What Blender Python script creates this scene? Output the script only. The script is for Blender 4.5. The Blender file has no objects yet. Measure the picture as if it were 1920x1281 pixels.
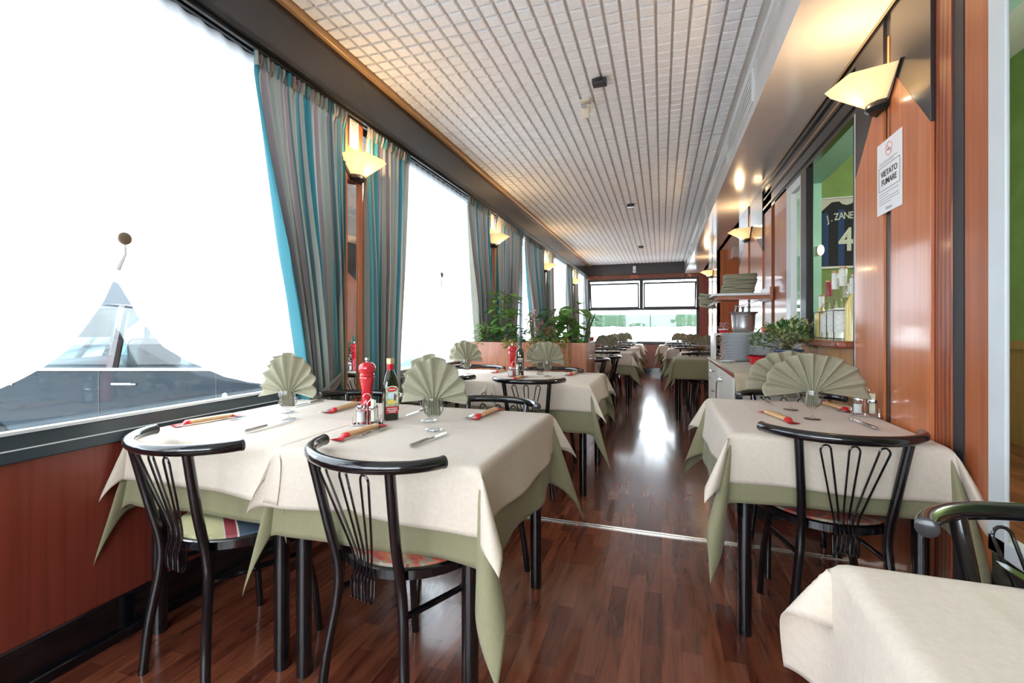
import bpy, bmesh, math, random
from mathutils import Vector, Matrix
random.seed(7)
PI = math.pi
SC = bpy.context.scene
COL = SC.collection

# ------------------------------------------------------------------ camera
FPX = 853.0
THETA = math.atan(280.0 / FPX)
cam = bpy.data.cameras.new('camera'); cam.lens = FPX / 1920 * 36; cam.sensor_width = 36
cam.shift_y = -25.5 / 1920; cam.clip_start = 0.05
camo = bpy.data.objects.new('camera', cam); COL.objects.link(camo)
camo.location = (0, 0, 1.1); camo.rotation_euler = (PI / 2, 0, THETA)
SC.camera = camo

# ------------------------------------------------------------------ world, colour management
SC.view_settings.view_transform = 'Standard'; SC.view_settings.look = 'None'
SC.view_settings.gamma = 1.0; SC.view_settings.use_curve_mapping = False
SC.view_settings.exposure = 0.42
w = bpy.data.worlds.new('world'); SC.world = w; w.use_nodes = True
bg = w.node_tree.nodes['Background']; bg.inputs[0].default_value = (0.86, 0.94, 1.0, 1); bg.inputs[1].default_value = 9.0
cy = SC.cycles
cy.max_bounces = 8; cy.diffuse_bounces = 4; cy.glossy_bounces = 4; cy.transmission_bounces = 6; cy.transparent_max_bounces = 16
cy.sample_clamp_indirect = 6.0; cy.caustics_reflective = False; cy.caustics_refractive = False

def portal(name, loc, sx, sy, rot):
    l = bpy.data.lights.new(name, 'AREA'); l.shape = 'RECTANGLE'; l.size = sx; l.size_y = sy; l.cycles.is_portal = True
    o = bpy.data.objects.new(name, l); COL.objects.link(o); o.location = loc; o.rotation_euler = rot
    return o

# ------------------------------------------------------------------ helpers
class MB:
    def __init__(s): s.v = []; s.f = []; s.uv = {}; s.mi = []; s.cm = 0
    def vert(s, p, uv=None):
        s.v.append(tuple(p))
        if uv is not None: s.uv[len(s.v) - 1] = uv
        return len(s.v) - 1
    def face(s, idx): s.f.append(tuple(idx)); s.mi.append(s.cm)
    def box(s, x0, x1, y0, y1, z0, z1):
        i = len(s.v)
        for z in (z0, z1):
            for x, y in ((x0, y0), (x1, y0), (x1, y1), (x0, y1)): s.v.append((x, y, z))
        for q in ((0, 3, 2, 1), (4, 5, 6, 7), (0, 1, 5, 4), (1, 2, 6, 5), (2, 3, 7, 6), (3, 0, 4, 7)):
            s.face([i + k for k in q])
        return s
    def tube(s, pts, r, n=8, closed=False, cap=True):
        P = [Vector(p) for p in pts]; m = len(P)
        R = r if isinstance(r, (list, tuple)) else [r] * m
        T = []
        for k in range(m):
            a = P[(k - 1) % m] if (closed or k > 0) else P[k]
            b = P[(k + 1) % m] if (closed or k < m - 1) else P[k]
            T.append((b - a).normalized())
        up = Vector((0, 0, 1)) if abs(T[0].z) < .9 else Vector((1, 0, 0))
        N = (up - T[0] * up.dot(T[0])).normalized()
        base = len(s.v)
        for k in range(m):
            N = (N - T[k] * N.dot(T[k])).normalized(); B = T[k].cross(N)
            for j in range(n):
                a = 2 * PI * j / n
                s.v.append(tuple(P[k] + (N * math.cos(a) + B * math.sin(a)) * R[k]))
        rng = m if closed else m - 1
        for k in range(rng):
            for j in range(n):
                a = base + k * n + j; b = base + k * n + (j + 1) % n
                c = base + ((k + 1) % m) * n + (j + 1) % n; d = base + ((k + 1) % m) * n + j
                s.face((a, b, c, d))
        if cap and not closed:
            s.face([base + j for j in range(n)][::-1]); s.face([base + (m - 1) * n + j for j in range(n)])
        return s
    def lathe(s, prof, c=(0, 0, 0), n=24, a0=0.0, a1=2 * PI):
        base = len(s.v); full = abs(a1 - a0 - 2 * PI) < 1e-6; m = n if full else n + 1
        for r, z in prof:
            for j in range(m):
                a = a0 + (a1 - a0) * j / n
                s.v.append((c[0] + r * math.cos(a), c[1] + r * math.sin(a), c[2] + z))
        for k in range(len(prof) - 1):
            for j in range(n if full else n):
                j2 = (j + 1) % m if full else j + 1
                s.face((base + k * m + j, base + k * m + j2, base + (k + 1) * m + j2, base + (k + 1) * m + j))
        return s
    def grid(s, fn, nu, nv, uvfn=None):
        base = len(s.v)
        for j in range(nv + 1):
            for i in range(nu + 1):
                u = i / nu; v = j / nv
                s.v.append(tuple(fn(u, v)))
                if uvfn: s.uv[len(s.v) - 1] = uvfn(u, v)
        for j in range(nv):
            for i in range(nu):
                a = base + j * (nu + 1) + i
                s.face((a, a + 1, a + nu + 2, a + nu + 1))
        return s
    def prism(s, poly, d0, d1, axis='x'):
        # poly: list of 2-tuples; extruded along axis from d0 to d1
        def P(p, d):
            return {'x': (d, p[0], p[1]), 'y': (p[0], d, p[1]), 'z': (p[0], p[1], d)}[axis]
        n = len(poly); b = len(s.v)
        for d in (d0, d1):
            for p in poly: s.v.append(P(p, d))
        s.face([b + k for k in range(n)][::-1]); s.face([b + n + k for k in range(n)])
        for k in range(n): s.face((b + k, b + (k + 1) % n, b + n + (k + 1) % n, b + n + k))
        return s
    def xf(s, M, start=0):
        for k in range(start, len(s.v)): s.v[k] = tuple(M @ Vector(s.v[k]))
        return s
    def build(s, name, mats, parent=None, smooth=True, angle=40, bevel=0, solid=0, loc=None, bseg=2):
        me = bpy.data.meshes.new(name); me.from_pydata(s.v, [], s.f)
        if not isinstance(mats, (list, tuple)): mats = [mats]
        for m in mats: me.materials.append(m)
        if len(mats) > 1: me.polygons.foreach_set('material_index', s.mi)
        if s.uv:
            ul = me.uv_layers.new(name='UVMap')
            for l in me.loops: ul.data[l.index].uv = s.uv.get(l.vertex_index, (0, 0))
        bm = bmesh.new(); bm.from_mesh(me); bmesh.ops.recalc_face_normals(bm, faces=bm.faces); bm.to_mesh(me); bm.free()
        if smooth:
            me.polygons.foreach_set('use_smooth', [True] * len(me.polygons)); me.set_sharp_from_angle(angle=math.radians(angle))
        me.update()
        o = bpy.data.objects.new(name, me); COL.objects.link(o)
        if parent: o.parent = parent
        if loc: o.location = loc
        if bevel:
            b = o.modifiers.new('bevel', 'BEVEL'); b.width = bevel; b.segments = bseg; b.limit_method = 'ANGLE'; b.angle_limit = math.radians(40)
        if solid:
            b = o.modifiers.new('solid', 'SOLIDIFY'); b.thickness = solid; b.offset = 0
        return o

def B(*a): return MB().box(*a)
def tag(o, label, cat, group=None, kind=None):
    o['label'] = label; o['category'] = cat
    if group: o['group'] = group
    if kind: o['kind'] = kind
    return o
def empty(name, loc, rz=0):
    o = bpy.data.objects.new(name, None); COL.objects.link(o); o.location = loc; o.rotation_euler = (0, 0, rz)
    o.empty_display_size = .05
    return o
def struct(name, mb, mats, parent=None, **k):
    o = mb.build(name, mats, parent, **k)
    if not parent: o['kind'] = 'structure'
    return o
def copy_tree(o, parent=None):
    c = o.copy(); COL.objects.link(c)
    if parent: c.parent = parent
    for ch in [q for q in o.children]: copy_tree(ch, c)
    return c
class Proto:
    """first use moves the original, later uses copy the tree"""
    def __init__(s, root): s.root = root; s.used = False
    def place(s, loc, rz, label, cat, group):
        o = s.root if not s.used else copy_tree(s.root)
        s.used = True
        o.location = loc; o.rotation_euler = (0, 0, rz)
        for k in ('kind',):
            if k in o: del o[k]
        return tag(o, label, cat, group)
def text_mesh(name, txt, size, mat, parent, M, depth=.0006, ax='CENTER', bold=0):
    cu = bpy.data.curves.new(name + '_c', 'FONT'); cu.body = txt; cu.size = size; cu.extrude = depth
    cu.align_x = ax; cu.align_y = 'CENTER'; cu.offset = bold; cu.resolution_u = 3
    t = bpy.data.objects.new(name + '_t', cu); COL.objects.link(t)
    dg = bpy.context.evaluated_depsgraph_get(); dg.update()
    me = bpy.data.meshes.new_from_object(t.evaluated_get(dg)); bpy.data.objects.remove(t)
    me.transform(M); me.materials.clear(); me.materials.append(mat)
    o = bpy.data.objects.new(name, me); COL.objects.link(o)
    if parent: o.parent = parent
    return o

# ------------------------------------------------------------------ materials
def nt(name):
    m = bpy.data.materials.new(name); m.use_nodes = True
    return m, m.node_tree, m.node_tree.nodes['Principled BSDF']
def N(t, typ, **kw):
    n = t.nodes.new(typ)
    for k, v in kw.items():
        if k in n.inputs.keys() if hasattr(n.inputs, 'keys') else False: n.inputs[k].default_value = v
        else: setattr(n, k, v)
    return n
def coords(t, scale=(1, 1, 1), rot=(0, 0, 0), kind='Object'):
    tc = t.nodes.new('ShaderNodeTexCoord'); mp = t.nodes.new('ShaderNodeMapping')
    mp.inputs['Scale'].default_value = scale; mp.inputs['Rotation'].default_value = rot
    t.links.new(tc.outputs[kind], mp.inputs[0]); return mp.outputs[0]
def ramp(t, stops, interp='LINEAR'):
    r = t.nodes.new('ShaderNodeValToRGB'); r.color_ramp.interpolation = interp
    e = r.color_ramp.elements
    while len(e) < len(stops): e.new(.5)
    for k, (p, c) in enumerate(stops):
        e[k].position = p; e[k].color = (*c, 1)
    return r
def mat(name, col, rough=.5, metal=0, coat=0, spec=.5, noise=0, nscale=(8, 8, 8), bump=0, bscale=(60, 60, 60), emit=None, es=0, sheen=0):
    m, t, p = nt(name)
    p.inputs['Base Color'].default_value = (*col, 1); p.inputs['Roughness'].default_value = rough
    p.inputs['Metallic'].default_value = metal; p.inputs['Coat Weight'].default_value = coat
    p.inputs['Coat Roughness'].default_value = .05; p.inputs['Specular IOR Level'].default_value = spec
    p.inputs['Sheen Weight'].default_value = sheen
    if emit: p.inputs['Emission Color'].default_value = (*emit, 1); p.inputs['Emission Strength'].default_value = es
    nz = N(t, 'ShaderNodeTexNoise'); nz.inputs['Scale'].default_value = 1; nz.inputs['Detail'].default_value = 4
    t.links.new(coords(t, nscale), nz.inputs['Vector'])
    a = max(noise, .03)
    r = ramp(t, [(.3, tuple(c * (1 - a) for c in col)), (.7, tuple(min(1, c * (1 + a)) for c in col))])
    t.links.new(nz.outputs[0], r.inputs[0]); t.links.new(r.outputs[0], p.inputs['Base Color'])
    if bump:
        n2 = N(t, 'ShaderNodeTexNoise'); n2.inputs['Scale'].default_value = 1; n2.inputs['Detail'].default_value = 3
        t.links.new(coords(t, bscale), n2.inputs['Vector'])
        b = t.nodes.new('ShaderNodeBump'); b.inputs['Strength'].default_value = bump; b.inputs['Distance'].default_value = .004
        t.links.new(n2.outputs[0], b.inputs['Height']); t.links.new(b.outputs[0], p.inputs['Normal'])
    return m
def wood(name, c1, c2, rough=.25, coat=.5, sc=(45, 45, 1.2), dist=1.5, rings=False, crough=.08):
    m, t, p = nt(name)
    nz = N(t, 'ShaderNodeTexNoise'); nz.inputs['Scale'].default_value = 1; nz.inputs['Detail'].default_value = 5; nz.inputs['Distortion'].default_value = .6
    t.links.new(coords(t, sc), nz.inputs['Vector'])
    r = ramp(t, [(.25, c2), (.55, c1), (.8, tuple(min(1, c * 1.15) for c in c1))])
    t.links.new(nz.outputs[0], r.inputs[0]); out = r.outputs[0]
    if rings:
        wv = N(t, 'ShaderNodeTexWave'); wv.wave_type = 'RINGS'; wv.inputs['Scale'].default_value = 1.6; wv.inputs['Distortion'].default_value = 5
        wv.inputs['Detail'].default_value = 2; wv.inputs['Detail Scale'].default_value = 1
        t.links.new(coords(t, (6, 9, 1.1)), wv.inputs['Vector'])
        r2 = ramp(t, [(.35, tuple(c * .55 for c in c2)), (.6, c1)]); t.links.new(wv.outputs[0], r2.inputs[0])
        mx = t.nodes.new('ShaderNodeMix'); mx.data_type = 'RGBA'; mx.inputs[0].default_value = .7
        t.links.new(out, mx.inputs[6]); t.links.new(r2.outputs[0], mx.inputs[7]); out = mx.outputs[2]
    t.links.new(out, p.inputs['Base Color']); p.inputs['Roughness'].default_value = rough
    p.inputs['Coat Weight'].default_value = coat; p.inputs['Coat Roughness'].default_value = crough
    return m
def glassy(name, tint=(1, 1, 1), fres=1.45, rough=0.0, dens=0.0, edge=1.0):
    m, t, p = nt(name); t.nodes.remove(p)
    tr = t.nodes.new('ShaderNodeBsdfTransparent'); tr.inputs[0].default_value = (*tint, 1)
    gl = t.nodes.new('ShaderNodeBsdfGlossy'); gl.inputs['Roughness'].default_value = rough; gl.inputs[0].default_value = (1, 1, 1, 1)
    lw = t.nodes.new('ShaderNodeLayerWeight'); lw.inputs[0].default_value = .5
    pw = t.nodes.new('ShaderNodeMath'); pw.operation = 'POWER'; pw.inputs[1].default_value = 4.5; t.links.new(lw.outputs['Facing'], pw.inputs[0])
    fr = t.nodes.new('ShaderNodeMath'); fr.operation = 'MULTIPLY_ADD'; fr.inputs[1].default_value = .85; fr.inputs[2].default_value = (fres - 1) ** 2 / (fres + 1) ** 2; t.links.new(pw.outputs[0], fr.inputs[0])
    ec = ramp(t, [(.45, tint), (1.0, tuple(c * edge for c in tint))]); t.links.new(lw.outputs['Facing'], ec.inputs[0]); t.links.new(ec.outputs[0], tr.inputs[0])
    mx = t.nodes.new('ShaderNodeMixShader')
    t.links.new(fr.outputs[0], mx.inputs[0]); t.links.new(tr.outputs[0], mx.inputs[1]); t.links.new(gl.outputs[0], mx.inputs[2])
    t.links.new(mx.outputs[0], t.nodes['Material Output'].inputs[0]); return m
def cloth_mat(name, col, weave=500, var=.05, trans=0.0):
    m, t, p = nt(name)
    nz = N(t, 'ShaderNodeTexNoise'); nz.inputs['Scale'].default_value = 1; nz.inputs['Detail'].default_value = 6; nz.inputs['Roughness'].default_value = .7
    t.links.new(coords(t, (90, 90, 90)), nz.inputs['Vector'])
    r = ramp(t, [(.3, tuple(c * (1 - var * 1.6) for c in col)), (.7, tuple(min(1, c * (1 + var)) for c in col))])
    t.links.new(nz.outputs[0], r.inputs[0]); t.links.new(r.outputs[0], p.inputs['Base Color'])
    p.inputs['Roughness'].default_value = .85; p.inputs['Specular IOR Level'].default_value = .2; p.inputs['Sheen Weight'].default_value = .15
    n2 = N(t, 'ShaderNodeTexNoise'); n2.inputs['Scale'].default_value = 1; n2.inputs['Detail'].default_value = 2
    t.links.new(coords(t, (weave, weave, weave)), n2.inputs['Vector'])
    b = t.nodes.new('ShaderNodeBump'); b.inputs['Strength'].default_value = .25; b.inputs['Distance'].default_value = .001
    n3 = N(t, 'ShaderNodeTexNoise'); n3.inputs['Scale'].default_value = 1; n3.inputs['Detail'].default_value = 2
    t.links.new(coords(t, (7, 7, 7)), n3.inputs['Vector'])
    b2 = t.nodes.new('ShaderNodeBump'); b2.inputs['Strength'].default_value = .35; b2.inputs['Distance'].default_value = .006
    t.links.new(n3.outputs[0], b2.inputs['Height']); t.links.new(n2.outputs[0], b.inputs['Height'])
    t.links.new(b2.outputs[0], b.inputs['Normal']); t.links.new(b.outputs[0], p.inputs['Normal'])
    if trans:
        tl = t.nodes.new('ShaderNodeBsdfTranslucent'); t.links.new(r.outputs[0], tl.inputs[0])
        mx = t.nodes.new('ShaderNodeMixShader'); mx.inputs[0].default_value = trans
        t.links.new(p.outputs[0], mx.inputs[1]); t.links.new(tl.outputs[0], mx.inputs[2]); t.links.new(mx.outputs[0], t.nodes['Material Output'].inputs[0])
    return m

M = {}
M['cherry'] = wood('cherry_wood', (.58, .185, .07), (.44, .12, .042), .28, .6)
M['panel_red'] = wood('red_wood_panel', (.24, .045, .027), (.17, .03, .018), .35, .25, crough=.2)
M['oak_red'] = wood('veined_wood', (.36, .085, .03), (.2, .035, .012), .4, .3, rings=True)
M['jamb'] = wood('jamb_wood', (.40, .115, .04), (.30, .075, .026), .4, .3)
M['planter'] = wood('planter_wood', (.42, .16, .085), (.30, .10, .05), .35, .3, sc=(30, 30, 3))
M['ledge'] = wood('ledge_wood', (.25, .06, .025), (.16, .03, .012), .2, .6, sc=(40, 3, 40))
M['ltwood'] = wood('light_wood', (.50, .26, .10), (.38, .17, .06), .35, .3, sc=(30, 30, 2))
M['black'] = mat('black_aluminium', (.012, .014, .016), .35, spec=.5)
M['blackgloss'] = mat('black_gloss_enamel', (.006, .006, .008), .16, coat=.6)
M['dark'] = mat('dark_grey_laminate', (.035, .032, .034), .2, spec=.6)
M['charcoal'] = mat('charcoal_laminate', (.035, .034, .038), .2, spec=.6)
M['slate'] = mat('slate_window_frame', (.035, .055, .07), .3, spec=.6)
M['slatetop'] = mat('pale_sill_strip', (.75, .8, .82), .3)
M['brass'] = mat('wood_trim_gold', (.55, .33, .16), .35, metal=.3)
M['soffit'] = mat('white_gloss_laminate', (.66, .63, .60), .14, spec=.8, coat=.3)
M['white'] = mat('white_paint', (.78, .79, .8), .4)
M['whiteframe'] = mat('white_door_frame', (.62, .66, .68), .35)
M['cream'] = mat('cream_laminate', (.70, .66, .60), .35)
M['mint'] = mat('mint_paint', (.34, .66, .56), .6)
M['green'] = mat('green_paint', (.27, .39, .13), .7, noise=.12, nscale=(6, 6, 6), bump=.4, bscale=(25, 25, 25))
M['tile'] = mat('ceiling_tile', (.90, .90, .91), .8, noise=.04, nscale=(60, 60, 60))
M['gap'] = mat('ceiling_tile_ground', (.66, .62, .58), .85)
M['chrome'] = mat('chrome', (.75, .76, .78), .08, metal=1)
M['steel'] = mat('brushed_steel', (.6, .6, .6), .25, metal=1)
M['alu'] = mat('aluminium_pot', (.62, .62, .63), .3, metal=.9, noise=.06)
M['strip'] = mat('floor_strip_metal', (.7, .66, .6), .22, metal=1)
M['cloth'] = cloth_mat('cream_linen', (.66, .57, .475))
M['undercloth'] = cloth_mat('sage_linen', (.275, .255, .15))
M['napkin'] = cloth_mat('sage_napkin', (.345, .32, .225), trans=.1)
M['stackcloth'] = cloth_mat('folded_sage_cloth', (.32, .30, .21))
M['sheerband'] = cloth_mat('white_cotton', (.85, .86, .9))
M['glass'] = glassy('clear_glass', (.96, .97, .97), 1.5, edge=.35)
M['pane'] = glassy('window_pane', (.97, .985, .99), 1.45)
M['mirror'] = mat('mirror', (.9, .9, .9), .01, metal=1)
M['red'] = mat('red_lacquer', (.55, .008, .02), .12, coat=.8)
M['redplastic'] = mat('red_plastic', (.62, .02, .03), .3)
M['packet'] = None
M['olive'] = mat('dark_olive_glass', (.012, .016, .006), .05, spec=.8, coat=.6)
M['gold'] = mat('gold_cap', (.72, .50, .22), .3, metal=.6)
M['label'] = mat('cream_label', (.72, .66, .34), .5)
M['labelpic'] = mat('label_landscape', (.45, .52, .35), .5, noise=.5, nscale=(60, 60, 60))
M['labelred'] = mat('red_label', (.5, .03, .03), .5)
M['paper'] = mat('white_paper', (.85, .86, .88), .5)
M['ink'] = mat('black_ink', (.03, .03, .035), .6)
M['greyink'] = mat('grey_ink', (.35, .36, .38), .6)
M['pinkink'] = mat('faded_red_ink', (.72, .35, .32), .6)
M['salt'] = mat('salt', (.86, .86, .86), .8)
M['tooth'] = mat('toothpick_packets', (.75, .78, .62), .6, noise=.15, nscale=(200, 200, 30))
M['plate'] = mat('white_porcelain', (.84, .86, .88), .12, coat=.5)
M['bluepot'] = mat('blue_glazed_pot', (.04, .07, .15), .3)
M['soil'] = mat('soil', (.05, .03, .02), .9)
M['rod'] = mat('curtain_rail', (.03, .03, .03), .3, metal=.5)
M['vent'] = mat('white_vent', (.8, .8, .76), .5)
M['detector'] = mat('beige_plastic', (.72, .66, .54), .5)
M['bottleclear'] = glassy('clear_bottle_glass', (.985, .985, .965), 1.5, edge=.5)
M['limoncello'] = mat('yellow_liqueur', (.74, .60, .22), .15, spec=.6)
M['paleliquid'] = mat('pale_spirit', (.78, .78, .64), .1, spec=.6)
M['paletag'] = mat('pale_label', (.68, .70, .66), .5, noise=.15, nscale=(80, 80, 80))
M['capred'] = mat('wine_red_capsule', (.28, .03, .05), .4)
M['stem'] = mat('plant_stem', (.10, .09, .03), .7)
def leafmat(name, c1, c2, sc=30):
    m, t, p = nt(name)
    nz = N(t, 'ShaderNodeTexNoise'); nz.inputs['Scale'].default_value = sc
    r = ramp(t, [(.35, c1), (.65, c2)]); t.links.new(coords(t), nz.inputs['Vector']); t.links.new(nz.outputs[0], r.inputs[0])
    t.links.new(r.outputs[0], p.inputs['Base Color']); p.inputs['Roughness'].default_value = .4
    tl = t.nodes.new('ShaderNodeBsdfTranslucent'); t.links.new(r.outputs[0], tl.inputs[0])
    mx = t.nodes.new('ShaderNodeMixShader'); mx.inputs[0].default_value = .35
    t.links.new(p.outputs[0], mx.inputs[1]); t.links.new(tl.outputs[0], mx.inputs[2]); t.links.new(mx.outputs[0], t.nodes['Material Output'].inputs[0])
    return m
M['leaf'] = leafmat('green_leaf', (.10, .23, .045), (.24, .42, .11))
M['leafdark'] = leafmat('dark_leaf', (.045, .13, .04), (.13, .25, .07))
M['leafyellow'] = leafmat('yellow_leaf', (.28, .30, .06), (.45, .38, .12))
M['leafedge'] = leafmat('cream_leaf_edge', (.42, .47, .18), (.5, .5, .25))
M['petal'] = leafmat('pink_white_petal', (.8, .35, .4), (.9, .8, .82), 60)
M['petalred'] = leafmat('red_petal', (.7, .08, .07), (.8, .2, .15), 60)
def packet_mat():
    m, t, p = nt('breadstick_wrapper')
    tc = t.nodes.new('ShaderNodeTexCoord'); sp = t.nodes.new('ShaderNodeSeparateXYZ'); t.links.new(tc.outputs['UV'], sp.inputs[0])
    r = ramp(t, [(0, (.6, .02, .03)), (.2, (.7, .42, .2)), (.72, (.75, .5, .28)), (.82, (.62, .02, .03))], 'CONSTANT')
    nz = N(t, 'ShaderNodeTexNoise'); nz.inputs['Scale'].default_value = 7; t.links.new(tc.outputs['UV'], nz.inputs['Vector'])
    ma = t.nodes.new('ShaderNodeMath'); ma.operation = 'MULTIPLY_ADD'; ma.inputs[1].default_value = .16
    t.links.new(nz.outputs[0], ma.inputs[0]); t.links.new(sp.outputs[0], ma.inputs[2])
    mb = t.nodes.new('ShaderNodeMath'); mb.operation = 'SUBTRACT'; mb.inputs[1].default_value = .08; t.links.new(ma.outputs[0], mb.inputs[0])
    t.links.new(mb.outputs[0], r.inputs[0]); t.links.new(r.outputs[0], p.inputs['Base Color']); p.inputs['Roughness'].default_value = .3
    return m
M['packet'] = packet_mat()
def curtain_mat():
    m, t, p = nt('striped_curtain')
    tc = t.nodes.new('ShaderNodeTexCoord'); sp = t.nodes.new('ShaderNodeSeparateXYZ'); t.links.new(tc.outputs['UV'], sp.inputs[0])
    fr = t.nodes.new('ShaderNodeMath'); fr.operation = 'FRACT'; t.links.new(sp.outputs[0], fr.inputs[0])
    T = (.05, .24, .29); T2 = (.10, .31, .34); G = (.33, .345, .31); Mv = (.32, .255, .26); C = (.52, .50, .45); D = (.08, .16, .18); Y = (.42, .40, .25)
    seq = [(T, 9), (C, 1.5), (Mv, 3), (G, 3.5), (C, 1), (Mv, 4), (D, 1.2), (G, 5), (Y, 1), (G, 4), (T2, 3.5), (Mv, 2.4), (C, 1.2), (Mv, 4), (D, 1), (G, 3.5), (Y, 1.2), (G, 4), (Mv, 3), (C, 1), (T2, 2.5), (D, 1.2), (G, 3), (Mv, 3), (C, 1.2)]
    tot = sum(q[1] for q in seq); acc = 0; st = []
    for c, wd in seq: st.append((acc / tot, c)); acc += wd
    r = ramp(t, st, 'CONSTANT'); t.links.new(fr.outputs[0], r.inputs[0])
    t.links.new(r.outputs[0], p.inputs['Base Color']); p.inputs['Roughness'].default_value = .7; p.inputs['Specular IOR Level'].default_value = .2
    p.inputs['Sheen Weight'].default_value = .2
    tl = t.nodes.new('ShaderNodeBsdfTranslucent'); t.links.new(r.outputs[0], tl.inputs[0])
    mx = t.nodes.new('ShaderNodeMixShader'); mx.inputs[0].default_value = .22
    t.links.new(p.outputs[0], mx.inputs[1]); t.links.new(tl.outputs[0], mx.inputs[2]); t.links.new(mx.outputs[0], t.nodes['Material Output'].inputs[0])
    return m
M['curtain'] = curtain_mat()
def sheer_mat():
    m, t, p = nt('sheer_voile'); t.nodes.remove(p)
    tr = t.nodes.new('ShaderNodeBsdfTransparent'); df = t.nodes.new('ShaderNodeBsdfDiffuse'); tl = t.nodes.new('ShaderNodeBsdfTranslucent')
    tr.inputs[0].default_value = (1, 1, 1, 1); df.inputs[0].default_value = (.93, .94, .97, 1); tl.inputs[0].default_value = (.95, .96, .99, 1)
    a = t.nodes.new('ShaderNodeMixShader'); a.inputs[0].default_value = .62; b = t.nodes.new('ShaderNodeMixShader'); b.inputs[0].default_value = .85
    t.links.new(df.outputs[0], a.inputs[1]); t.links.new(tl.outputs[0], a.inputs[2]); t.links.new(tr.outputs[0], b.inputs[1]); t.links.new(a.outputs[0], b.inputs[2])
    t.links.new(b.outputs[0], t.nodes['Material Output'].inputs[0]); return m
M['sheer'] = sheer_mat()
def floor_mat():
    m, t, p = nt('dark_red_parquet')
    v = coords(t, (1, 1, 1), (0, 0, PI / 2))
    br = N(t, 'ShaderNodeTexBrick'); br.offset = .37; br.offset_frequency = 2; br.squash = 1
    for k, x in (('Scale', 1.0), ('Mortar Size', .0006), ('Bias', 0.0), ('Brick Width', .33), ('Row Height', .066)): br.inputs[k].default_value = x
    br.inputs['Color1'].default_value = (.26, .075, .036, 1); br.inputs['Color2'].default_value = (.12, .030, .017, 1); br.inputs['Mortar'].default_value = (.09, .025, .015, 1)
    t.links.new(v, br.inputs['Vector'])
    nz = N(t, 'ShaderNodeTexNoise'); nz.inputs['Scale'].default_value = 1; nz.inputs['Detail'].default_value = 6; nz.inputs['Distortion'].default_value = 1.2
    t.links.new(coords(t, (26, 3.2, 1)), nz.inputs['Vector'])
    r = ramp(t, [(.3, (.38, .34, .34)), (.5, (.95, .95, .95)), (.75, (1.3, 1.3, 1.3))]); t.links.new(nz.outputs[0], r.inputs[0])
    mx = t.nodes.new('ShaderNodeMix'); mx.data_type = 'RGBA'; mx.blend_type = 'MULTIPLY'; mx.inputs[0].default_value = .85
    t.links.new(br.outputs[0], mx.inputs[6]); t.links.new(r.outputs[0], mx.inputs[7])
    b2 = N(t, 'ShaderNodeTexBrick'); b2.offset = .43; b2.offset_frequency = 2
    for k, x in (('Scale', 1.0), ('Mortar Size', .0011), ('Mortar Smooth', .3), ('Brick Width', 1.25), ('Row Height', .198)): b2.inputs[k].default_value = x
    mp = N(t, 'ShaderNodeVectorMath'); mp.operation = 'ADD'; mp.inputs[1].default_value = (.3, .066, 0); t.links.new(v, mp.inputs[0])
    t.links.new(mp.outputs[0], b2.inputs['Vector'])
    m2 = t.nodes.new('ShaderNodeMix'); m2.data_type = 'RGBA'; t.links.new(b2.outputs['Fac'], m2.inputs[0])
    t.links.new(mx.outputs[2], m2.inputs[6]); m2.inputs[7].default_value = (.20, .10, .05, 1)
    t.links.new(m2.outputs[2], p.inputs['Base Color'])
    p.inputs['Roughness'].default_value = .22; p.inputs['Coat Weight'].default_value = .5; p.inputs['Coat Roughness'].default_value = .1
    p.inputs['Specular IOR Level'].default_value = .5
    n4 = N(t, 'ShaderNodeTexNoise'); n4.inputs['Scale'].default_value = 1; n4.inputs['Detail'].default_value = 2; t.links.new(coords(t, (5, 3, 1)), n4.inputs['Vector'])
    bp = t.nodes.new('ShaderNodeBump'); bp.inputs['Strength'].default_value = .06; bp.inputs['Distance'].default_value = .01
    t.links.new(n4.outputs[0], bp.inputs['Height'])
    b3 = t.nodes.new('ShaderNodeBump'); b3.inputs['Strength'].default_value = .5; b3.inputs['Distance'].default_value = .001; b3.invert = True
    t.links.new(b2.outputs['Fac'], b3.inputs['Height']); t.links.new(bp.outputs[0], b3.inputs['Normal'])
    t.links.new(b3.outputs[0], p.inputs['Normal']); t.links.new(b3.outputs[0], p.inputs['Coat Normal'])
    return m
M['floor'] = floor_mat()
def seat_mat(kind):
    m, t, p = nt('seat_' + kind)
    if kind == 'stripe':
        v = coords(t, (1, 1, 1), (0, 0, .5)); sp = t.nodes.new('ShaderNodeSeparateXYZ'); t.links.new(v, sp.inputs[0])
        ma = t.nodes.new('ShaderNodeMath'); ma.operation = 'MULTIPLY_ADD'; ma.inputs[1].default_value = 2.3; ma.inputs[2].default_value = .5; t.links.new(sp.outputs[1], ma.inputs[0])
        Nn = (.05, .07, .10); R = (.25, .03, .04); Y = (.50, .46, .25); W = (.6, .5, .45)
        r = ramp(t, [(0, R), (.1, Y), (.36, W), (.37, R), (.44, W), (.45, Nn), (.68, W), (.69, R), (.80, Nn)], 'CONSTANT')
        t.links.new(ma.outputs[0], r.inputs[0])
    else:
        nz = N(t, 'ShaderNodeTexNoise'); nz.inputs['Scale'].default_value = 1; nz.inputs['Detail'].default_value = 3; nz.inputs['Distortion'].default_value = 2
        t.links.new(coords(t, (10, 22, 10), (0, 0, .3)), nz.inputs['Vector'])
        r = ramp(t, [(.3, (.12, .14, .16)), (.42, (.42, .06, .05)), (.5, (.48, .16, .08)), (.58, (.20, .24, .22)), (.66, (.5, .35, .18)), (.75, (.35, .05, .06))])
        t.links.new(nz.outputs[0], r.inputs[0])
    t.links.new(r.outputs[0], p.inputs['Base Color']); p.inputs['Roughness'].default_value = .45
    return m
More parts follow.
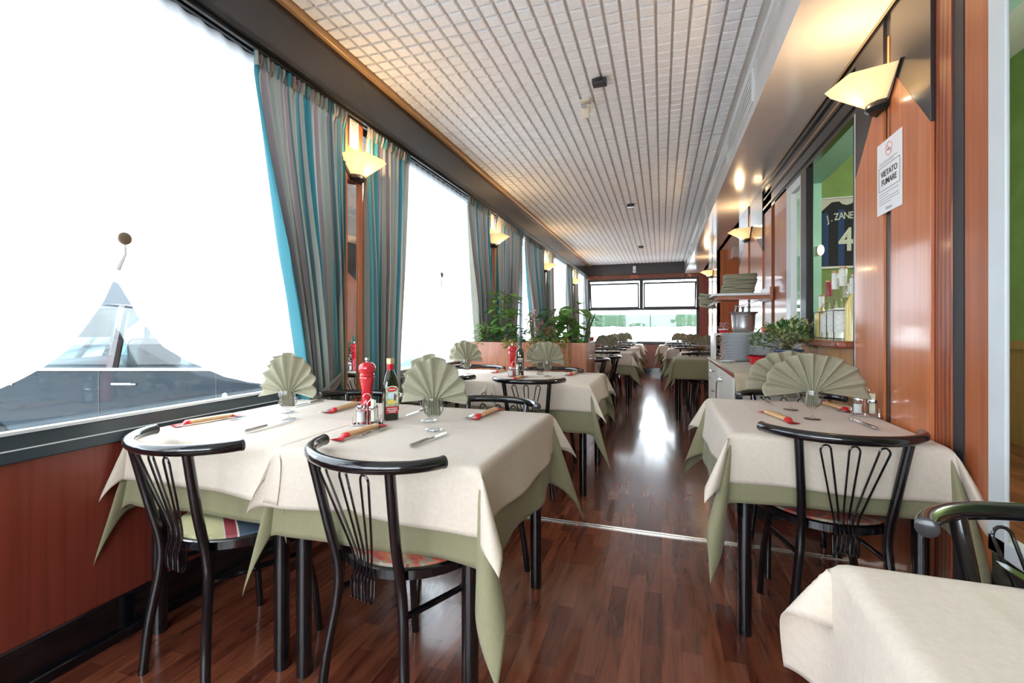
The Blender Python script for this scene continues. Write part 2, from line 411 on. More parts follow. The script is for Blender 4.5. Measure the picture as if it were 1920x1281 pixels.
M['seat_stripe'] = seat_mat('stripe'); M['seat_mottled'] = seat_mat('mottled')
def glow_mat():
    m, t, p = nt('opal_shade')
    p.inputs['Base Color'].default_value = (.85, .78, .66, 1); p.inputs['Roughness'].default_value = .35
    p.inputs['Emission Color'].default_value = (1, .78, .48, 1); p.inputs['Emission Strength'].default_value = .25
    tl = t.nodes.new('ShaderNodeBsdfTranslucent'); tl.inputs[0].default_value = (.95, .85, .68, 1)
    mx = t.nodes.new('ShaderNodeMixShader'); mx.inputs[0].default_value = .6
    t.links.new(p.outputs[0], mx.inputs[1]); t.links.new(tl.outputs[0], mx.inputs[2]); t.links.new(mx.outputs[0], t.nodes['Material Output'].inputs[0])
    return m
M['shade'] = glow_mat()

# ================================================================== SETTING
XL, XB, XR, YF, YB, ZC = -1.83, -1.72, .88, 11.5, -2.0, 2.68
ZS = 2.38
struct('floor', MB().box(-1.95, 2.7, YB, YF, -.05, 0), M['floor'])
# left wall
struct('wall_left', B(-1.95, XL, YB, YF, 0, .70), M['panel_red'])
sk = MB(); sk.box(XL, XL + .012, YB, YF, .035, .15); sk.box(XL, XL + .03, YB, YF, 0, .035)
struct('baseboard_left', sk, M['blackgloss'], bevel=.004)
struct('wall_beam_left', B(-1.95, XB, YB, YF, 2.40, ZC), M['dark'])
struct('trim_1', B(XB, XB + .035, YB, YF, 2.635, ZC), M['brass'], bevel=.006)
rail = MB(); rail.box(-1.80, XB + .012, YB, YF - .02, 2.375, 2.40); rail.box(-1.78, -1.765, YB, YF - .02, 2.355, 2.375); rail.box(-1.745, -1.73, YB, YF - .02, 2.355, 2.375)
struct('trim_2', rail, M['rod'])
PY = [-.10, 2.325, 4.70, 7.09, 9.50]
PW = .095
edges = [YB] + PY + [YF]
for k in range(len(edges) - 1):
    a = edges[k] + (PW if k else 0); b = edges[k + 1] - (PW if k < len(edges) - 2 else 0)
    wn = empty('window_%d' % (k + 1), (0, 0, 0)); wn['kind'] = 'structure'
    f = MB(); f.box(-1.90, XL + .02, a, b, .70, .785); f.box(-1.90, XL, a, b, 2.34, 2.40); f.box(-1.90, XL, a, a + .04, .785, 2.34); f.box(-1.90, XL, b - .04, b, .785, 2.34)
    if k == 3: f.box(-1.90, XL + .045, 5.83, 5.90, .785, 2.38)
    f.build('frame', M['slate'], wn, bevel=.004)
    g = MB(); g.box(XL - .004, XL + .024, a, b, .785, .795); g.box(XL + .0195, XL + .0215, a, b, .737, .741); g.build('sill_strip', M['slatetop'], wn)
    B(-1.875, -1.868, a + .03, b - .03, .78, 2.35).build('pane', M['pane'], wn)
    portal('window_portal', (-1.99, (a + b) / 2, 1.57), 1.6, b - a, (0, -PI / 2, 0))
# wall pillars with mirrors
for k, y in enumerate(PY):
    e = empty('wall_pillar', (-1.79, y, 0))
    e['kind'] = 'structure'
    mb = MB(); mb.box(-.16, 0, -PW, PW, 0, 2.40)
    mb.build('pillar_core', M['cherry'], e)
    mb = MB(); mb.box(0, .012, -PW, -PW + .045, 0, 2.375); mb.box(0, .012, PW - .045, PW, 0, 2.375); mb.box(0, .012, -PW + .045, PW - .045, 1.99, 2.375); mb.box(0, .012, -PW + .045, PW - .045, 0, .66)
    mb.build('pillar_frame', M['cherry'], e, bevel=.003)
    B(.0, .003, -PW + .045, PW - .045, .66, 1.99).build('mirror', M['mirror'], e)
    mb = MB(); mb.box(.012, .02, -.043, .043, 2.19, 2.37); mb.build('vent_plate', M['vent'], e, bevel=.003)
    mb = MB()
    for j in range(7): mb.box(.02, .022, -.026, .026, 2.215 + j * .02, 2.225 + j * .02)
    mb.build('vent_slat', M['detector'], e)
# far wall
struct('wall_far', MB().box(-1.95, 1.3, YF, YF + .12, 0, .70).box(-1.95, -1.76, YF, YF + .12, .7, 2.4).box(.84, 1.3, YF, YF + .12, .7, 2.4), M['panel_red'])
struct('baseboard_far', B(-1.83, .88, YF - .02, YF, 0, .13), M['blackgloss'])
struct('wall_beam_far', B(-1.95, 1.3, YF - .06, YF + .12, 2.40, ZC), M['dark'])
struct('trim_3', B(-1.83, .88, YF - .03, YF + .02, 2.30, 2.40), M['oak_red'], bevel=.004)
wn = empty('window_8', (0, YF, 0)); wn['kind'] = 'structure'
f = MB(); f.box(-1.76, .84, -.03, .06, .70, .77); f.box(-1.76, .84, -.03, .06, 1.53, 1.585); f.box(-1.76, .84, -.02, .06, 2.25, 2.30)
for x0, x1 in ((-1.76, -1.70), (.78, .84)): f.box(x0, x1, -.03, .06, .77, 2.25)
f.box(-.50, -.42, -.03, .06, 1.585, 2.25)
f.build('frame', M['black'], wn, bevel=.004)
B(-1.72, .80, .02, .027, .76, 1.54).build('pane', M['pane'], wn)
for s, (x0, x1) in enumerate(((-1.69, -.51), (-.41, .77))):
    h = MB(); 
    for q in ((x0, x1, -.012, .012, 0, .04), (x0, x1, -.012, .012, .58, .62), (x0, x0 + .035, -.012, .012, .04, .58), (x1 - .035, x1, -.012, .012, .04, .58)): h.box(*q)
    o = h.build('tilted_sash', M['black'], wn, loc=(0, -.02, 1.585)); o.rotation_euler = (math.radians(14), 0, 0)
    p_ = B(x0 + .02, x1 - .02, -.003, .003, .02, .6).build('pane', M['pane'], o)
    g = MB(); g.grid(lambda u, v: (x0 + .03 + (x1 - x0 - .06) * u, -.03 + .004 * math.sin(u * 95), .03 + .56 * v), 160, 4)
    g.build('voile', M['sheer'], o)
portal('window_portal', (-.46, YF + .2, 1.5), 2.5, 1.5, (-PI / 2, 0, 0))
gr = MB()
for k in range(24): gr.box(-1.65 + k * .103, -1.64 + k * .103, .08, .09, 2.15, 2.27)
gr.box(-1.7, .8, .075, .095, 2.14, 2.155); gr.build('outer_grille', M['black'], wn)
# ceiling
c = MB(); c.box(-1.95, XR, YB, YF + .1, ZC, ZC + .06)
c.cm = 1
px = .083
for i in range(27):
    for j in range(163):
        x = XB + .04 + i * px; y = YB + j * px
        if x + .068 > .515: continue
        b = len(c.v); z0 = ZC + .0; z1 = ZC - .014; k = .003
        for (xx, yy, zz) in ((x, y, z0), (x + .07, y, z0), (x + .07, y + .07, z0), (x, y + .07, z0), (x + k, y + k, z1), (x + .07 - k, y + k, z1), (x + .07 - k, y + .07 - k, z1), (x + k, y + .07 - k, z1)): c.v.append((xx, yy, zz))
        for q in ((4, 5, 6, 7), (0, 1, 5, 4), (1, 2, 6, 5), (2, 3, 7, 6), (3, 0, 4, 7)): c.face([b + t for t in q])
struct('ceiling', c, [M['gap'], M['tile']], smooth=False)
# right soffit duct
struct('wall_soffit_right', MB().box(.52, XR + .05, YB, YF - .1, ZS, ZC + .01), M['soffit'])
struct('trim_4', MB().box(.505, .52, YB, YF - .1, 2.64, ZC), M['white'])
for k, (y0, y1) in enumerate(((3.0, 4.1), (6.0, 7.1), (9.0, 10.1))):
    e = empty('air_grille', (.52, (y0 + y1) / 2, 2.54))
    tag(e, ['long white air grille nearest on the side of the ceiling duct', 'middle one of the air grilles along the ceiling duct', 'farthest air grille along the ceiling duct, near the end wall'][k], 'air vent', 'air grilles on the duct')
    h = (y1 - y0) / 2
    mb = MB(); mb.box(-.012, 0, -h, h, .085, .10); mb.box(-.012, 0, -h, h, -.10, -.085); mb.box(-.012, 0, -h, -h + .015, -.085, .085); mb.box(-.012, 0, h - .015, h, -.085, .085)
    mb.build('frame', M['white'], e)
    B(-.002, 0, -h + .015, h - .015, -.085, .085).build('backing', M['black'], e)
    for j in range(5): B(-.010, -.003, -h + .015, h - .015, -.068 + j * .032, -.054 + j * .032).build('slat', M['vent'], e)
# right wall pieces
TX = XR + .035
def rwall(name, y0, y1, z0, z1, m, x0=XR, x1=TX, **k): return struct(name, B(x0, x1, y0, y1, z0, z1), m, **k)
rwall('wall_right', YB, 1.63, 0, .48, M['blackgloss'])
wn = empty('window_9', (0, 0, 0)); wn['kind'] = 'structure'
f = MB(); f.box(XR - .01, XR + .03, YB, 1.63, .48, .53); f.box(XR - .01, XR + .001, 1.56, 1.63, .48, ZS); f.box(XR - .01, XR + .001, YB, 1.56, 2.30, ZS)
f.build('frame', M['whiteframe'], wn, bevel=.004)
rwall('trim_5', 1.63, 1.765, 0, ZS, M['jamb'], x0=XR + .006, bevel=.004)
rwall('trim_6', 1.765, 1.818, 0, ZS, M['ink'], x0=XR + .004)
rwall('trim_7', 1.818, 1.91, 0, ZS, M['oak_red'], bevel=.003)
def gable_panel(name, y0, y1, zb, za):
    """panelled pier: two wood leaves with a dark slot, under a dark laminate top cut to a gable"""
    e = empty(name, (XR, 0, 0)); e['kind'] = 'structure'
    ym = (y0 + y1) / 2; g = .033 * (y1 - y0) / .63
    B(0, .04, y0, y1, 0, ZS).build('pier_core', M['charcoal'], e)
    for a, b, s in ((y0, ym - g, 0), (ym + g, y1, 1)):
        ztop_in = za - (za - zb) * g / (ym - y0)
        poly = [(a, 0), (b, 0), (b, ztop_in), (a, zb)] if s == 0 else [(a, 0), (b, 0), (b, zb), (a, ztop_in)]
        MB().prism(poly, -.012, 0, 'x').build('wood_leaf', M['cherry'], e, bevel=.0015)
        poly = [(a, zb), (b, ztop_in), (b, ZS), (a, ZS)] if s == 0 else [(a, ztop_in), (b, zb), (b, ZS), (a, ZS)]
        MB().prism(poly, -.012, 0, 'x').build('dark_top', M['dark'], e, bevel=.001)
    B(-.008, -.002, ym - .008, ym + .004, 1.6, ZS - .1).build('slot_strip', M['cherry'], e)
    return e
gable_panel('wall_pier', 1.91, 2.54, 1.80, 2.17)
rwall('trim_8', 2.54, 2.575, 0, 2.12, M['whiteframe'], x0=XR - .004)
rwall('trim_9', 2.575, 2.60, 0, 2.12, M['black'])
rwall('wall_under_hatch', 2.60, 3.45, 0, 1.0, M['ltwood'])
struct('trim_10', B(XR - .07, TX + .05, 2.60, 3.40, 1.0, 1.035), M['ledge'], bevel=.008)
lin = MB(); lin.box(XR, TX, 2.54, 4.62, 2.12, ZS); lin.box(XR - .012, XR, 2.54, 4.62, 2.33, ZS); lin.box(XR - .02, XR, 1.2, 4.62, 2.365, ZS); lin.box(XR - .008, XR, 2.54, 4.62, 2.24, 2.255); lin.box(XR - .010, XR, 2.54, 4.62, 2.155, 2.175)
struct('trim_11', lin, M['blackgloss'])
struct('trim_17', MB().box(XR - .014, XR - .008, 2.54, 4.3, 2.255, 2.262).box(XR - .022, XR - .02, 1.2, 4.62, 2.366, 2.372), M['brass'])
wn = empty('window_10', (0, 0, 0)); wn['kind'] = 'structure'
f = MB(); f.box(XR - .006, TX, 3.33, 3.45, 1.0, 2.12); f.build('hatch_mullion', M['black'], wn, bevel=.003)
f = MB(); f.box(XR + .0, TX, 3.72, 3.84, 0, 2.12); f.box(XR, TX, 3.45, 3.72, 2.06, 2.12); f.box(XR, TX, 3.45, 3.72, 0, 1.0); f.box(XR + .0, TX, 3.45, 3.49, 1.0, 2.06)
f.build('white_frame', M['whiteframe'], wn, bevel=.003)
B(XR + .02, XR + .026, 3.48, 3.73, .98, 2.08).build('pane', M['pane'], wn)
rwall('trim_12', 3.84, 4.20, 0, 2.14, M['jamb'])
rwall('trim_13', 4.20, 4.32, 0, 2.3, M['blackgloss'], x0=XR + .03)
rwall('trim_14', 4.32, 4.62, 0, 2.3, M['jamb'])
gable_panel('wall_pier', 4.62, 5.91, 1.80, 2.17)
gable_panel('wall_pier', 8.2, 9.5, 1.80, 2.17)
# recess 5.91 - 8.2 and 9.5 - 11.5
struct('wall_recess', MB().box(1.32, 1.4, 5.8, 8.3, 0, ZS).box(XR, 1.32, 8.2, 8.24, 0, ZS).box(XR + .04, 1.32, 5.87, 5.91, 0, ZS), M['cherry'])
struct('wall_recess_far', MB().box(1.15, 1.3, 9.45, YF, 0, ZS).box(XR + .04, 1.15, 9.46, 9.5, 0, ZS), M['cherry'])
struct('ceiling_recess', MB().box(XR, 1.4, 5.8, 8.3, ZS, ZS + .05).box(XR, 1.3, 9.45, YF, ZS, ZS + .05).box(1.08, 1.32, 7.9, 8.2, 2.22, ZS), M['soffit'])
# room behind the hatch
struct('wall_next_room', MB().box(1.02, 3.2, 5.8, 5.86, 0, 3.75).box(3.2, 3.26, YB, 5.86, 0, 3.75), M['green'])
struct('wall_next_room_mint', MB().box(XR + .05, 1.44, 5.0, 5.05, 0, 3.7), M['mint'])
struct('ceiling_bulkhead', MB().box(XR + .05, 1.44, 2.2, 5.0, 2.47, 3.7), M['mint'])
struct('wall_upper', B(XR + .0, XR + .05, YB, 5.86, 2.72, 3.75), M['green'])
struct('ceiling_next_room', B(XR, 3.26, YB, 5.86, 3.7, 3.75), M['white'])
struct('wall_next_room_panelling', MB().box(3.17, 3.2, YB, 5.8, 0, .90), M['ltwood'])
struct('trim_15', MB().box(3.15, 3.2, YB, 5.8, .90, .98), M['ltwood'])
struct('floor_next_room', B(2.7, 3.26, YB, 5.86, -.05, 0), M['floor'])
struct('wall_back_room', B(-1.95, 3.26, YB - .1, YB, 0, .7), M['panel_red'])
struct('wall_back_upper', MB().box(-1.95, 3.26, YB - .1, YB, 2.38, 3.75).box(.78, 3.26, YB - .1, YB, .7, 2.4), M['cream'])
wn = empty('window_11', (0, YB - .05, 0)); wn['kind'] = 'structure'  # unseen back window, added to let daylight in from behind
MB().box(-1.9, .8, -.03, .03, .70, .77).box(-1.9, .8, -.03, .03, 2.32, 2.38).box(-1.9, -1.84, -.03, .03, .77, 2.32).box(.74, .8, -.03, .03, .77, 2.32).box(-.58, -.52, -.03, .03, .77, 2.32).build('frame', M['black'], wn)
B(-1.88, .78, -.004, .004, .75, 2.34).build('pane', M['pane'], wn)
portal('window_portal', (-.55, YB - .2, 1.55), 2.6, 1.6, (PI / 2, 0, 0))
# metal floor joint
st = MB(); st.box(-1.8, .88, 2.525, 2.565, 0, .004); st.box(-1.8, .88, 2.53, 2.537, .004, .006); st.box(-1.8, .88, 2.553, 2.56, .004, .006)
struct('trim_16', st, M['strip'])

# ------------------------------------------------------------------ sconces
def make_sconce():
    e = empty('wall_sconce', (0, 0, 0))
    # local: wall at x=0, lamp points +x, z=0 at rim
    rim = [(.0, -.155), (.15, -.105), (.205, 0), (.15, .105), (.0, .155)]
    bot = [(.0, -.05), (.04, -.035), (.055, 0), (.04, .035), (.0, .05)]
    mb = MB()
    a = [mb.vert((x, y, -.02 if k == 2 else 0)) for k, (x, y) in enumerate(rim)]
    b = [mb.vert((x, y, -.098)) for x, y in bot]
    for k in range(4): mb.face((a[k], a[k + 1], b[k + 1], b[k]))
    mb.build('lamp_shade', M['shade'], e, smooth=False, solid=.003)
    mb = MB(); mb.lathe([(0, -.128), (.045, -.128), (.060, -.115), (.056, -.095), (.03, -.088)], (.0, 0, 0), 20, -PI / 2, PI / 2)
    mb.build('lamp_base', M['black'], e)
    mb = MB(); mb.prism([(-.165, .005), (.165, .005), (.05, -.13), (-.05, -.13)], 0, .006, 'x'); mb.build('backplate', M['black'], e)
    mb = MB(); mb.lathe([(0, .03), (.012, .025), (.02, .005), (.014, -.02), (.01, -.05), (0, -.05)], (.08, 0, -.04), 12)
    mb.build('bulb', mat('lit_bulb', (1, .9, .7), .5, emit=(1, .82, .55), es=25) if 'lit_bulb' not in bpy.data.materials else bpy.data.materials['lit_bulb'], e)
    return e
scp = Proto(make_sconce())
def sconce(x, y, z, rz, label):
    scp.place((x, y, z), rz, label, 'wall lamp', 'fan-shaped wall lamps')
    l = bpy.data.lights.new('sconce_bulb_light', 'POINT'); l.energy = 7; l.color = (1, .68, .36); l.shadow_soft_size = .03
    o = bpy.data.objects.new('sconce_bulb_light', l); COL.objects.link(o); o.location = (x + (.09 if rz == 0 else -.09), y, z + .0)
sconce(-1.778, 2.345, 2.12, 0, 'lit opal wall lamp on the first mirror pillar between the striped curtains')
sconce(-1.778, 4.72, 2.12, 0, 'lit opal wall lamp on the second window pillar, above the tall potted vine')
sconce(-1.778, 7.10, 2.12, 0, 'lit opal wall lamp on the third window pillar along the left side')
sconce(-1.778, 9.52, 2.12, 0, 'lit opal wall lamp on the farthest window pillar, near the end wall')
sconce(XR - .013, 2.26, 2.12, PI, 'lit opal wall lamp above the no-smoking notice')
sconce(XR - .013, 5.27, 2.12, PI, 'lit opal wall lamp above the shelf of folded napkins')
sconce(XR - .013, 8.85, 2.12, PI, 'lit opal wall lamp on the farthest pier of the right wall')

# ------------------------------------------------------------------ curtains
def curtain(y0, y1, yb0, yb1, label, zb=.12, bulge=0, nf=None, ph=0, tie=None):
    e = empty('striped_curtain', (-1.762, (y0 + y1) / 2, 0))
    cyc = (y0 + y1) / 2; wd = y1 - y0
    nf = nf or max(5, int(wd / .062)); wb = yb1 - yb0
    rnd = random.Random(int(y0 * 100)); phs = [rnd.uniform(-.6, .6) for _ in range(8)]
    def fn(u, v):
        z = zb + (2.368 - zb) * v
        s = 1 - v
        k = min(1, s / .74); k = k * k * (3 - 2 * k) * .55 + .45 * k
        a = y0 + (yb0 - y0) * k; b = y1 + (yb1 - y1) * k
        uu = u + .012 * math.sin(u * 11 + phs[0]) * s
        y = a + (b - a) * uu
        amp = (.010 + .028 * min(1, s * 2.5)) * (.7 + .3 * math.sin(u * 17 + phs[1]))
        amp *= 1.0 + .5 * k
        x = amp * math.sin(2 * PI * nf * (u + .02 * math.sin(u * 9 + phs[2]))+ ph) + .006 * math.sin(2 * PI * nf * 2.3 * u + phs[3] + s * 3)
        if v > .965: x *= .35; x += .012
        y += .008 * math.cos(2 * PI * nf * u + s * 2) * min(1, s * 3)
        return (x, y - cyc, z)
    mb = MB(); mb.grid(fn, nf * 14, 44, lambda u, v: (u * nf * .21 + ph * .37, v))
    mb.build('drape', M['curtain'], e, angle=180)
    mb = MB()
    def fh(u, v):
        x, y, z = fn(u, .965 + .035 * v)
        return (x + .006 + .008 * math.sin(u * nf * 2 * PI * 2.0), y, z + .004)
    mb.grid(fh, nf * 16, 2, lambda u, v: (u * nf * .21 + .45, v)); mb.build('gathered_heading', M['curtain'], e, angle=180)
    tag(e, label, 'curtain', 'striped teal curtains')
    return e
curtain(1.585, 2.235, 1.90, 2.225, 'striped teal curtain nearest the camera, left of the first mirror pillar')
curtain(2.42, 2.93, 2.43, 2.78, 'striped teal curtain right of the first mirror pillar', ph=2)
curtain(3.98, 4.60, 4.28, 4.60, 'striped teal curtain left of the second pillar, behind the napkin fans', ph=1)
curtain(4.80, 5.82, 4.80, 5.45, 'broad striped curtain between the second pillar and the black mullion, behind the potted vine', ph=3)
curtain(5.92, 6.99, 6.45, 6.99, 'striped curtain swept back from the black mullion to the third pillar', ph=4)
curtain(7.19, 7.67, 7.19, 7.62, 'striped curtain just beyond the third pillar lamp', ph=5)
curtain(8.75, 9.40, 9.0, 9.40, 'striped curtain left of the farthest pillar lamp', ph=6)
curtain(9.60, 10.05, 9.60, 10.02, 'striped curtain just beyond the farthest pillar lamp', ph=7)
curtain(10.9, 11.42, 11.05, 11.42, 'striped curtain in the far left corner by the end window', ph=8)
def tieback(y0, z0, y1, z1, label, x0=-1.70, x1=-1.74):
    mb = MB()
    def fn(u, v):
        s = .085 * math.sin(PI * min(1, .15 + u * .85))
        return (x0 + (x1 - x0) * u, y0 + (y1 - y0) * u, z0 + (z1 - z0) * (u ** 1.35) + (v - .5) * (.03 + s * .55))
    mb.grid(fn, 14, 3, lambda u, v: (v * .16 + .55, u)); o = mb.build('curtain_tieback', M['curtain'], solid=.004)
    tag(o, label, 'tieback')
tieback(1.86, .69, 2.235, .87, 'striped fabric tieback holding the nearest curtain beside the mirror pillar')
# sheers
def sheer(a, b, hem, label, btn=None, ph=0, button=True):
    e = empty('sheer_curtain', (-1.80, (a + b) / 2, 0)); c0 = (a + b) / 2
    ys = [h[0] for h in hem]
    def hz(y):
        if y <= ys[0]: return hem[0][1]
        for k in range(len(hem) - 1):
            if y <= hem[k + 1][0]:
                t = (y - hem[k][0]) / (hem[k + 1][0] - hem[k][0]); return hem[k][1] + t * (hem[k + 1][1] - hem[k][1])
        return hem[-1][1]
    apex = max(hem, key=lambda q: q[1])
    n = int((b - a) / .012)
    def fn(u, v):
        y = a + (b - a) * u; z0 = hz(y); z = z0 + (2.365 - z0) * v
        x = .006 * math.sin(y * 70) * (.3 + .7 * v)
        d = math.hypot(y - apex[0], z - apex[1] - .04); an = math.atan2(z - apex[1], y - apex[0])
        x += .016 * math.exp(-(d / .30) ** 2) * math.sin(an * 16) * min(1, d / .05)
        return (x, y - c0, z)
    mb = MB(); mb.grid(fn, n, 40); mb.build('voile', M['sheer'], e, angle=180)
    if button:
        mb = MB(); mb.lathe([(0, .012), (.012, .011), (.021, .006), (.022, 0), (0, 0)], (0, 0, 0), 18); mb.xf(Matrix.Rotation(PI / 2, 4, 'Y'))
        mb.build('tie_button', M['gold_btn'], e, loc=(.03, btn[0] - c0, btn[1]))
        mb = MB(); mb.tube([(.03, btn[0] - c0, btn[1] - .01), (.02, btn[0] - c0 + .008, btn[1] - .05), (.015, apex[0] - c0, apex[1] + .03)], [.004, .006, .011], 8); mb.build('tie_cord', M['sheerband'], e)
    tag(e, label, 'sheer curtain', 'white sheer curtains')
M['gold_btn'] = mat('wooden_button', (.20, .14, .09), .4)
sheer(-.02, 1.95, [(-.1, .80), (.45, .83), (.77, .92), (.81, .94), (.88, .98), (.94, 1.03), (.98, 1.09), (1.03, 1.18), (1.065, 1.27), (1.09, 1.22), (1.14, 1.135), (1.23, 1.03), (1.32, .97), (1.48, .89), (1.61, .85), (1.8, .81), (2, .79)],
      'large white sheer curtain nearest the camera, gathered at a round button', (1.08, 1.41))
sheer(2.5, 4.4, [(2.4, .79), (2.78, .81), (3.0, .87), (3.15, .95), (3.3, 1.08), (3.37, 1.17), (3.45, 1.30), (3.50, 1.42), (3.56, 1.33), (3.62, 1.22), (3.73, 1.12), (3.9, 1.0), (4.14, .92), (4.4, .84)],
      'white sheer curtain at the second window, gathered at a small button', (3.48, 1.55))
sheer(4.85, 5.8, [(4.8, .8), (5.8, .8)], 'white sheer curtain between the second pillar and the black mullion', button=False)
sheer(5.95, 6.95, [(5.9, .8), (7, .8)], 'white sheer curtain beyond the black mullion, behind the swept-back drape', button=False)
sheer(7.2, 9.35, [(7.2, .8), (8.0, 1.0), (8.28, 1.32), (8.5, 1.0), (9.35, .8)], 'white sheer curtain at the window after the third pillar', button=False)
sheer(9.6, 11.4, [(9.6, .8), (10.3, .95), (10.45, 1.3), (10.6, .95), (11.4, .8)], 'white sheer curtain at the last window beside the end wall', button=False)
sheer(-1.98, -.2, [(-2, .8), (-1.3, .95), (-1.1, 1.3), (-.9, .95), (-.2, .8)], 'white sheer curtain at the window behind the camera', button=False)

# ------------------------------------------------------------------ ceiling fittings
for k, y in enumerate((2.9, 5.95, 9.05)):
    e = empty('ceiling_connector', (-.37, y, ZC - .014))
    B(-.045, .045, -.03, .03, -.035, 0).build('housing', M['charcoal'], e, bevel=.004)
    B(-.02, .02, -.038, -.03, -.02, 0).build('clip', M['black'], e)
    tag(e, ['small black box on the tiled ceiling, nearest the camera', 'small black box on the tiled ceiling, the middle one', 'small black box on the tiled ceiling, the one farthest away'][k], 'ceiling box', 'black ceiling boxes')
e = empty('motion_detector', (-.50, 3.14, ZC - .014))
B(-.035, .035, -.035, .035, -.012, 0).build('mount', M['detector'], e, bevel=.003)
mb = MB(); mb.box(-.028, .028, -.02, .02, -.11, -.02); mb.xf(Matrix.Rotation(.35, 4, 'X')); mb.build('body', M['detector'], e, bevel=.006)
B(-.018, .018, -.052, -.048, -.07, -.045).build('lens', M['greyink'], e)
MB().tube([(.03, .0, 0), (.06, -.01, -.03), (.055, .0, -.06), (.03, .01, -.07)], .0025, 6).build('cable', M['detector'], e)
tag(e, 'beige motion detector with a loop of cable hanging from the tiled ceiling', 'detector')
e = empty('beam_sensor', (-.62, YF - .06, 2.52))
B(-.035, .035, -.04, 0, -.08, .08).build('body', M['vent'], e, bevel=.006); B(-.02, .02, -.044, -.04, -.05, -.01).build('lens', M['greyink'], e)
tag(e, 'small pale sensor box on the dark beam of the end wall', 'sensor')

# ------------------------------------------------------------------ notice on the pier
e = empty('no_smoking_notice', (XR - .0135, 2.20, 1.715))
Y2 = Matrix(((0, 0, -1, 0), (-1, 0, 0, 0), (0, 1, 0, 0), (0, 0, 0, 1)))   # text plane facing -x
B(-.001, 0, -.105, .105, -.1475, .1475).build('paper_sheet', M['paper'], e)
def TM(y, z, d=-.0015): return Matrix.Translation((d, y, z)) @ Y2
text_mesh('lettering', 'VIETATO\nFUMARE', .034, M['ink'], e, TM(0, -.004), bold=.0003)
mb = MB()
for q in ((-.088, .088, .045, .0465), (-.088, .088, -.052, -.0505), (-.088, -.0868, -.052, .0465), (.0868, .088, -.052, .0465)): mb.box(-.002, -.001, *q)
mb.build('text_frame', M['ink'], e)
mb = MB()
for k, (z, w1) in enumerate(((-.066, .16), (-.076, .08), (-.088, .165), (-.098, .17), (-.108, .10), (.062, .15), (.055, .12))):
    mb.box(-.002, -.001, .085 - w1, .085, z, z + .0022)
mb.build('small_print', M['greyink'], e)
text_mesh('footer_lettering', 'Unione', .018, M['greyink'], e, TM(0, -.130))
mb = MB(); pts = [(0, .026 * math.cos(a), .026 * math.sin(a)) for a in [2 * PI * k / 24 for k in range(24)]]
mb.tube(pts, .0018, 6, closed=True); mb.tube([(0, .018, .018), (0, -.018, -.018)], .0018, 6); mb.build('prohibition_ring', M['pinkink'], e, loc=(-.0015, 0, .105))
B(-.002, -.001, -.012, .014, .100, .105).build('cigarette_symbol', M['ink'], e)
tag(e, 'white paper notice reading VIETATO FUMARE on the wooden pier', 'notice')

# ------------------------------------------------------------------ framed shirt in the next room
e = empty('framed_football_shirt', (1.90, 5.795, 2.13))
fr = MB(); 
for q in ((-.26, .26, .37, .385), (-.26, .26, -.385, -.37), (-.26, -.245, -.37, .37), (.245, .26, -.37, .37)): fr.box(q[0], q[1], -.03, 0, q[2], q[3])
fr.build('frame', M['white'], e)
B(-.245, .245, -.008, 0, -.37, .37).build('backing_board', M['cream'], e)
sh = MB(); pl = [(-.24, -.36), (.24, -.36), (.24, .24), (.14, .335), (.07, .34), (.045, .31), (0, .295), (-.045, .31), (-.07, .34), (-.14, .335), (-.24, .24)]
sh.prism(pl, -.016, -.008, 'y'); sh.build('shirt', mat('navy_black_shirt', (.012, .013, .02), .7), e, bevel=.003)
for k, x in enumerate((-.20, -.055, .085, .205)):
    B(x - .028, x + .028, -.019, -.016, -.355, .22 if abs(x) > .15 else .25).build('blue_stripe', mat('royal_blue_cloth', (.02, .06, .2), .7) if k == 0 else bpy.data.materials['royal_blue_cloth'], e)
XZ = Matrix(((1, 0, 0, 0), (0, 0, -1, 0), (0, 1, 0, 0), (0, 0, 0, 1)))
wm = mat('shirt_print', (.75, .76, .68), .6)
nm = 'J. ZANETTI'
for chh, x in zip('J.ZANETTI', (-.178, -.145, -.098, -.052, -.004, .040, .080, .117, .147)):
    a = x * -1.1
    text_mesh('printed_letter', chh, .105, wm, e, Matrix.Translation((x, -.021, .135 + .045 * math.cos(x * 7))) @ Matrix.Rotation(-a * .9, 4, 'Y') @ XZ @ Matrix.Scale(.72, 4, (1, 0, 0)), bold=.0015)
text_mesh('printed_number', '4', .34, wm, e, Matrix.Translation((-.01, -.021, -.09)) @ XZ @ Matrix.Scale(.8, 4, (1, 0, 0)), bold=.008)
tag(e, 'framed black and blue football shirt printed J. ZANETTI 4 on the green wall', 'framed shirt')
# unseen globe lamp and its light, added to brighten the next room
e = empty('added_globe_lamp', (2.6, 3.0, 3.7)); MB().lathe([(.13 * math.sin(a), -1.3 - .13 * math.cos(a)) for a in [PI * k / 14 for k in range(15)]], n=28).build('globe_shade', mat('lit_diffuser', (1, 1, 1), .5, emit=(1, .95, .85), es=3), e)
MB().tube([(0, 0, -1.17), (0, 0, 0)], .006, 8).build('cord', M['black'], e)
tag(e, 'unseen white globe added to light the green room behind the hatch', 'added lamp')
l = bpy.data.lights.new('next_room_fill_light', 'POINT'); l.energy = 95; l.shadow_soft_size = .14; l.color = (1, .95, .86)
o = bpy.data.objects.new('next_room_fill_light', l); COL.objects.link(o); o.location = (2.6, 3.0, 2.22)
e = empty('small_wall_light', (1.42, 4.995, 1.83))
MB().lathe([(.028 * math.sin(a), -.05 * math.cos(a)) for a in [PI * k / 12 for k in range(13)]], n=20).build('lamp_shade', mat('lit_oval_shade', (1, .9, .7), .5, emit=(1, .85, .6), es=1.2), e, loc=(0, -.04, 0))
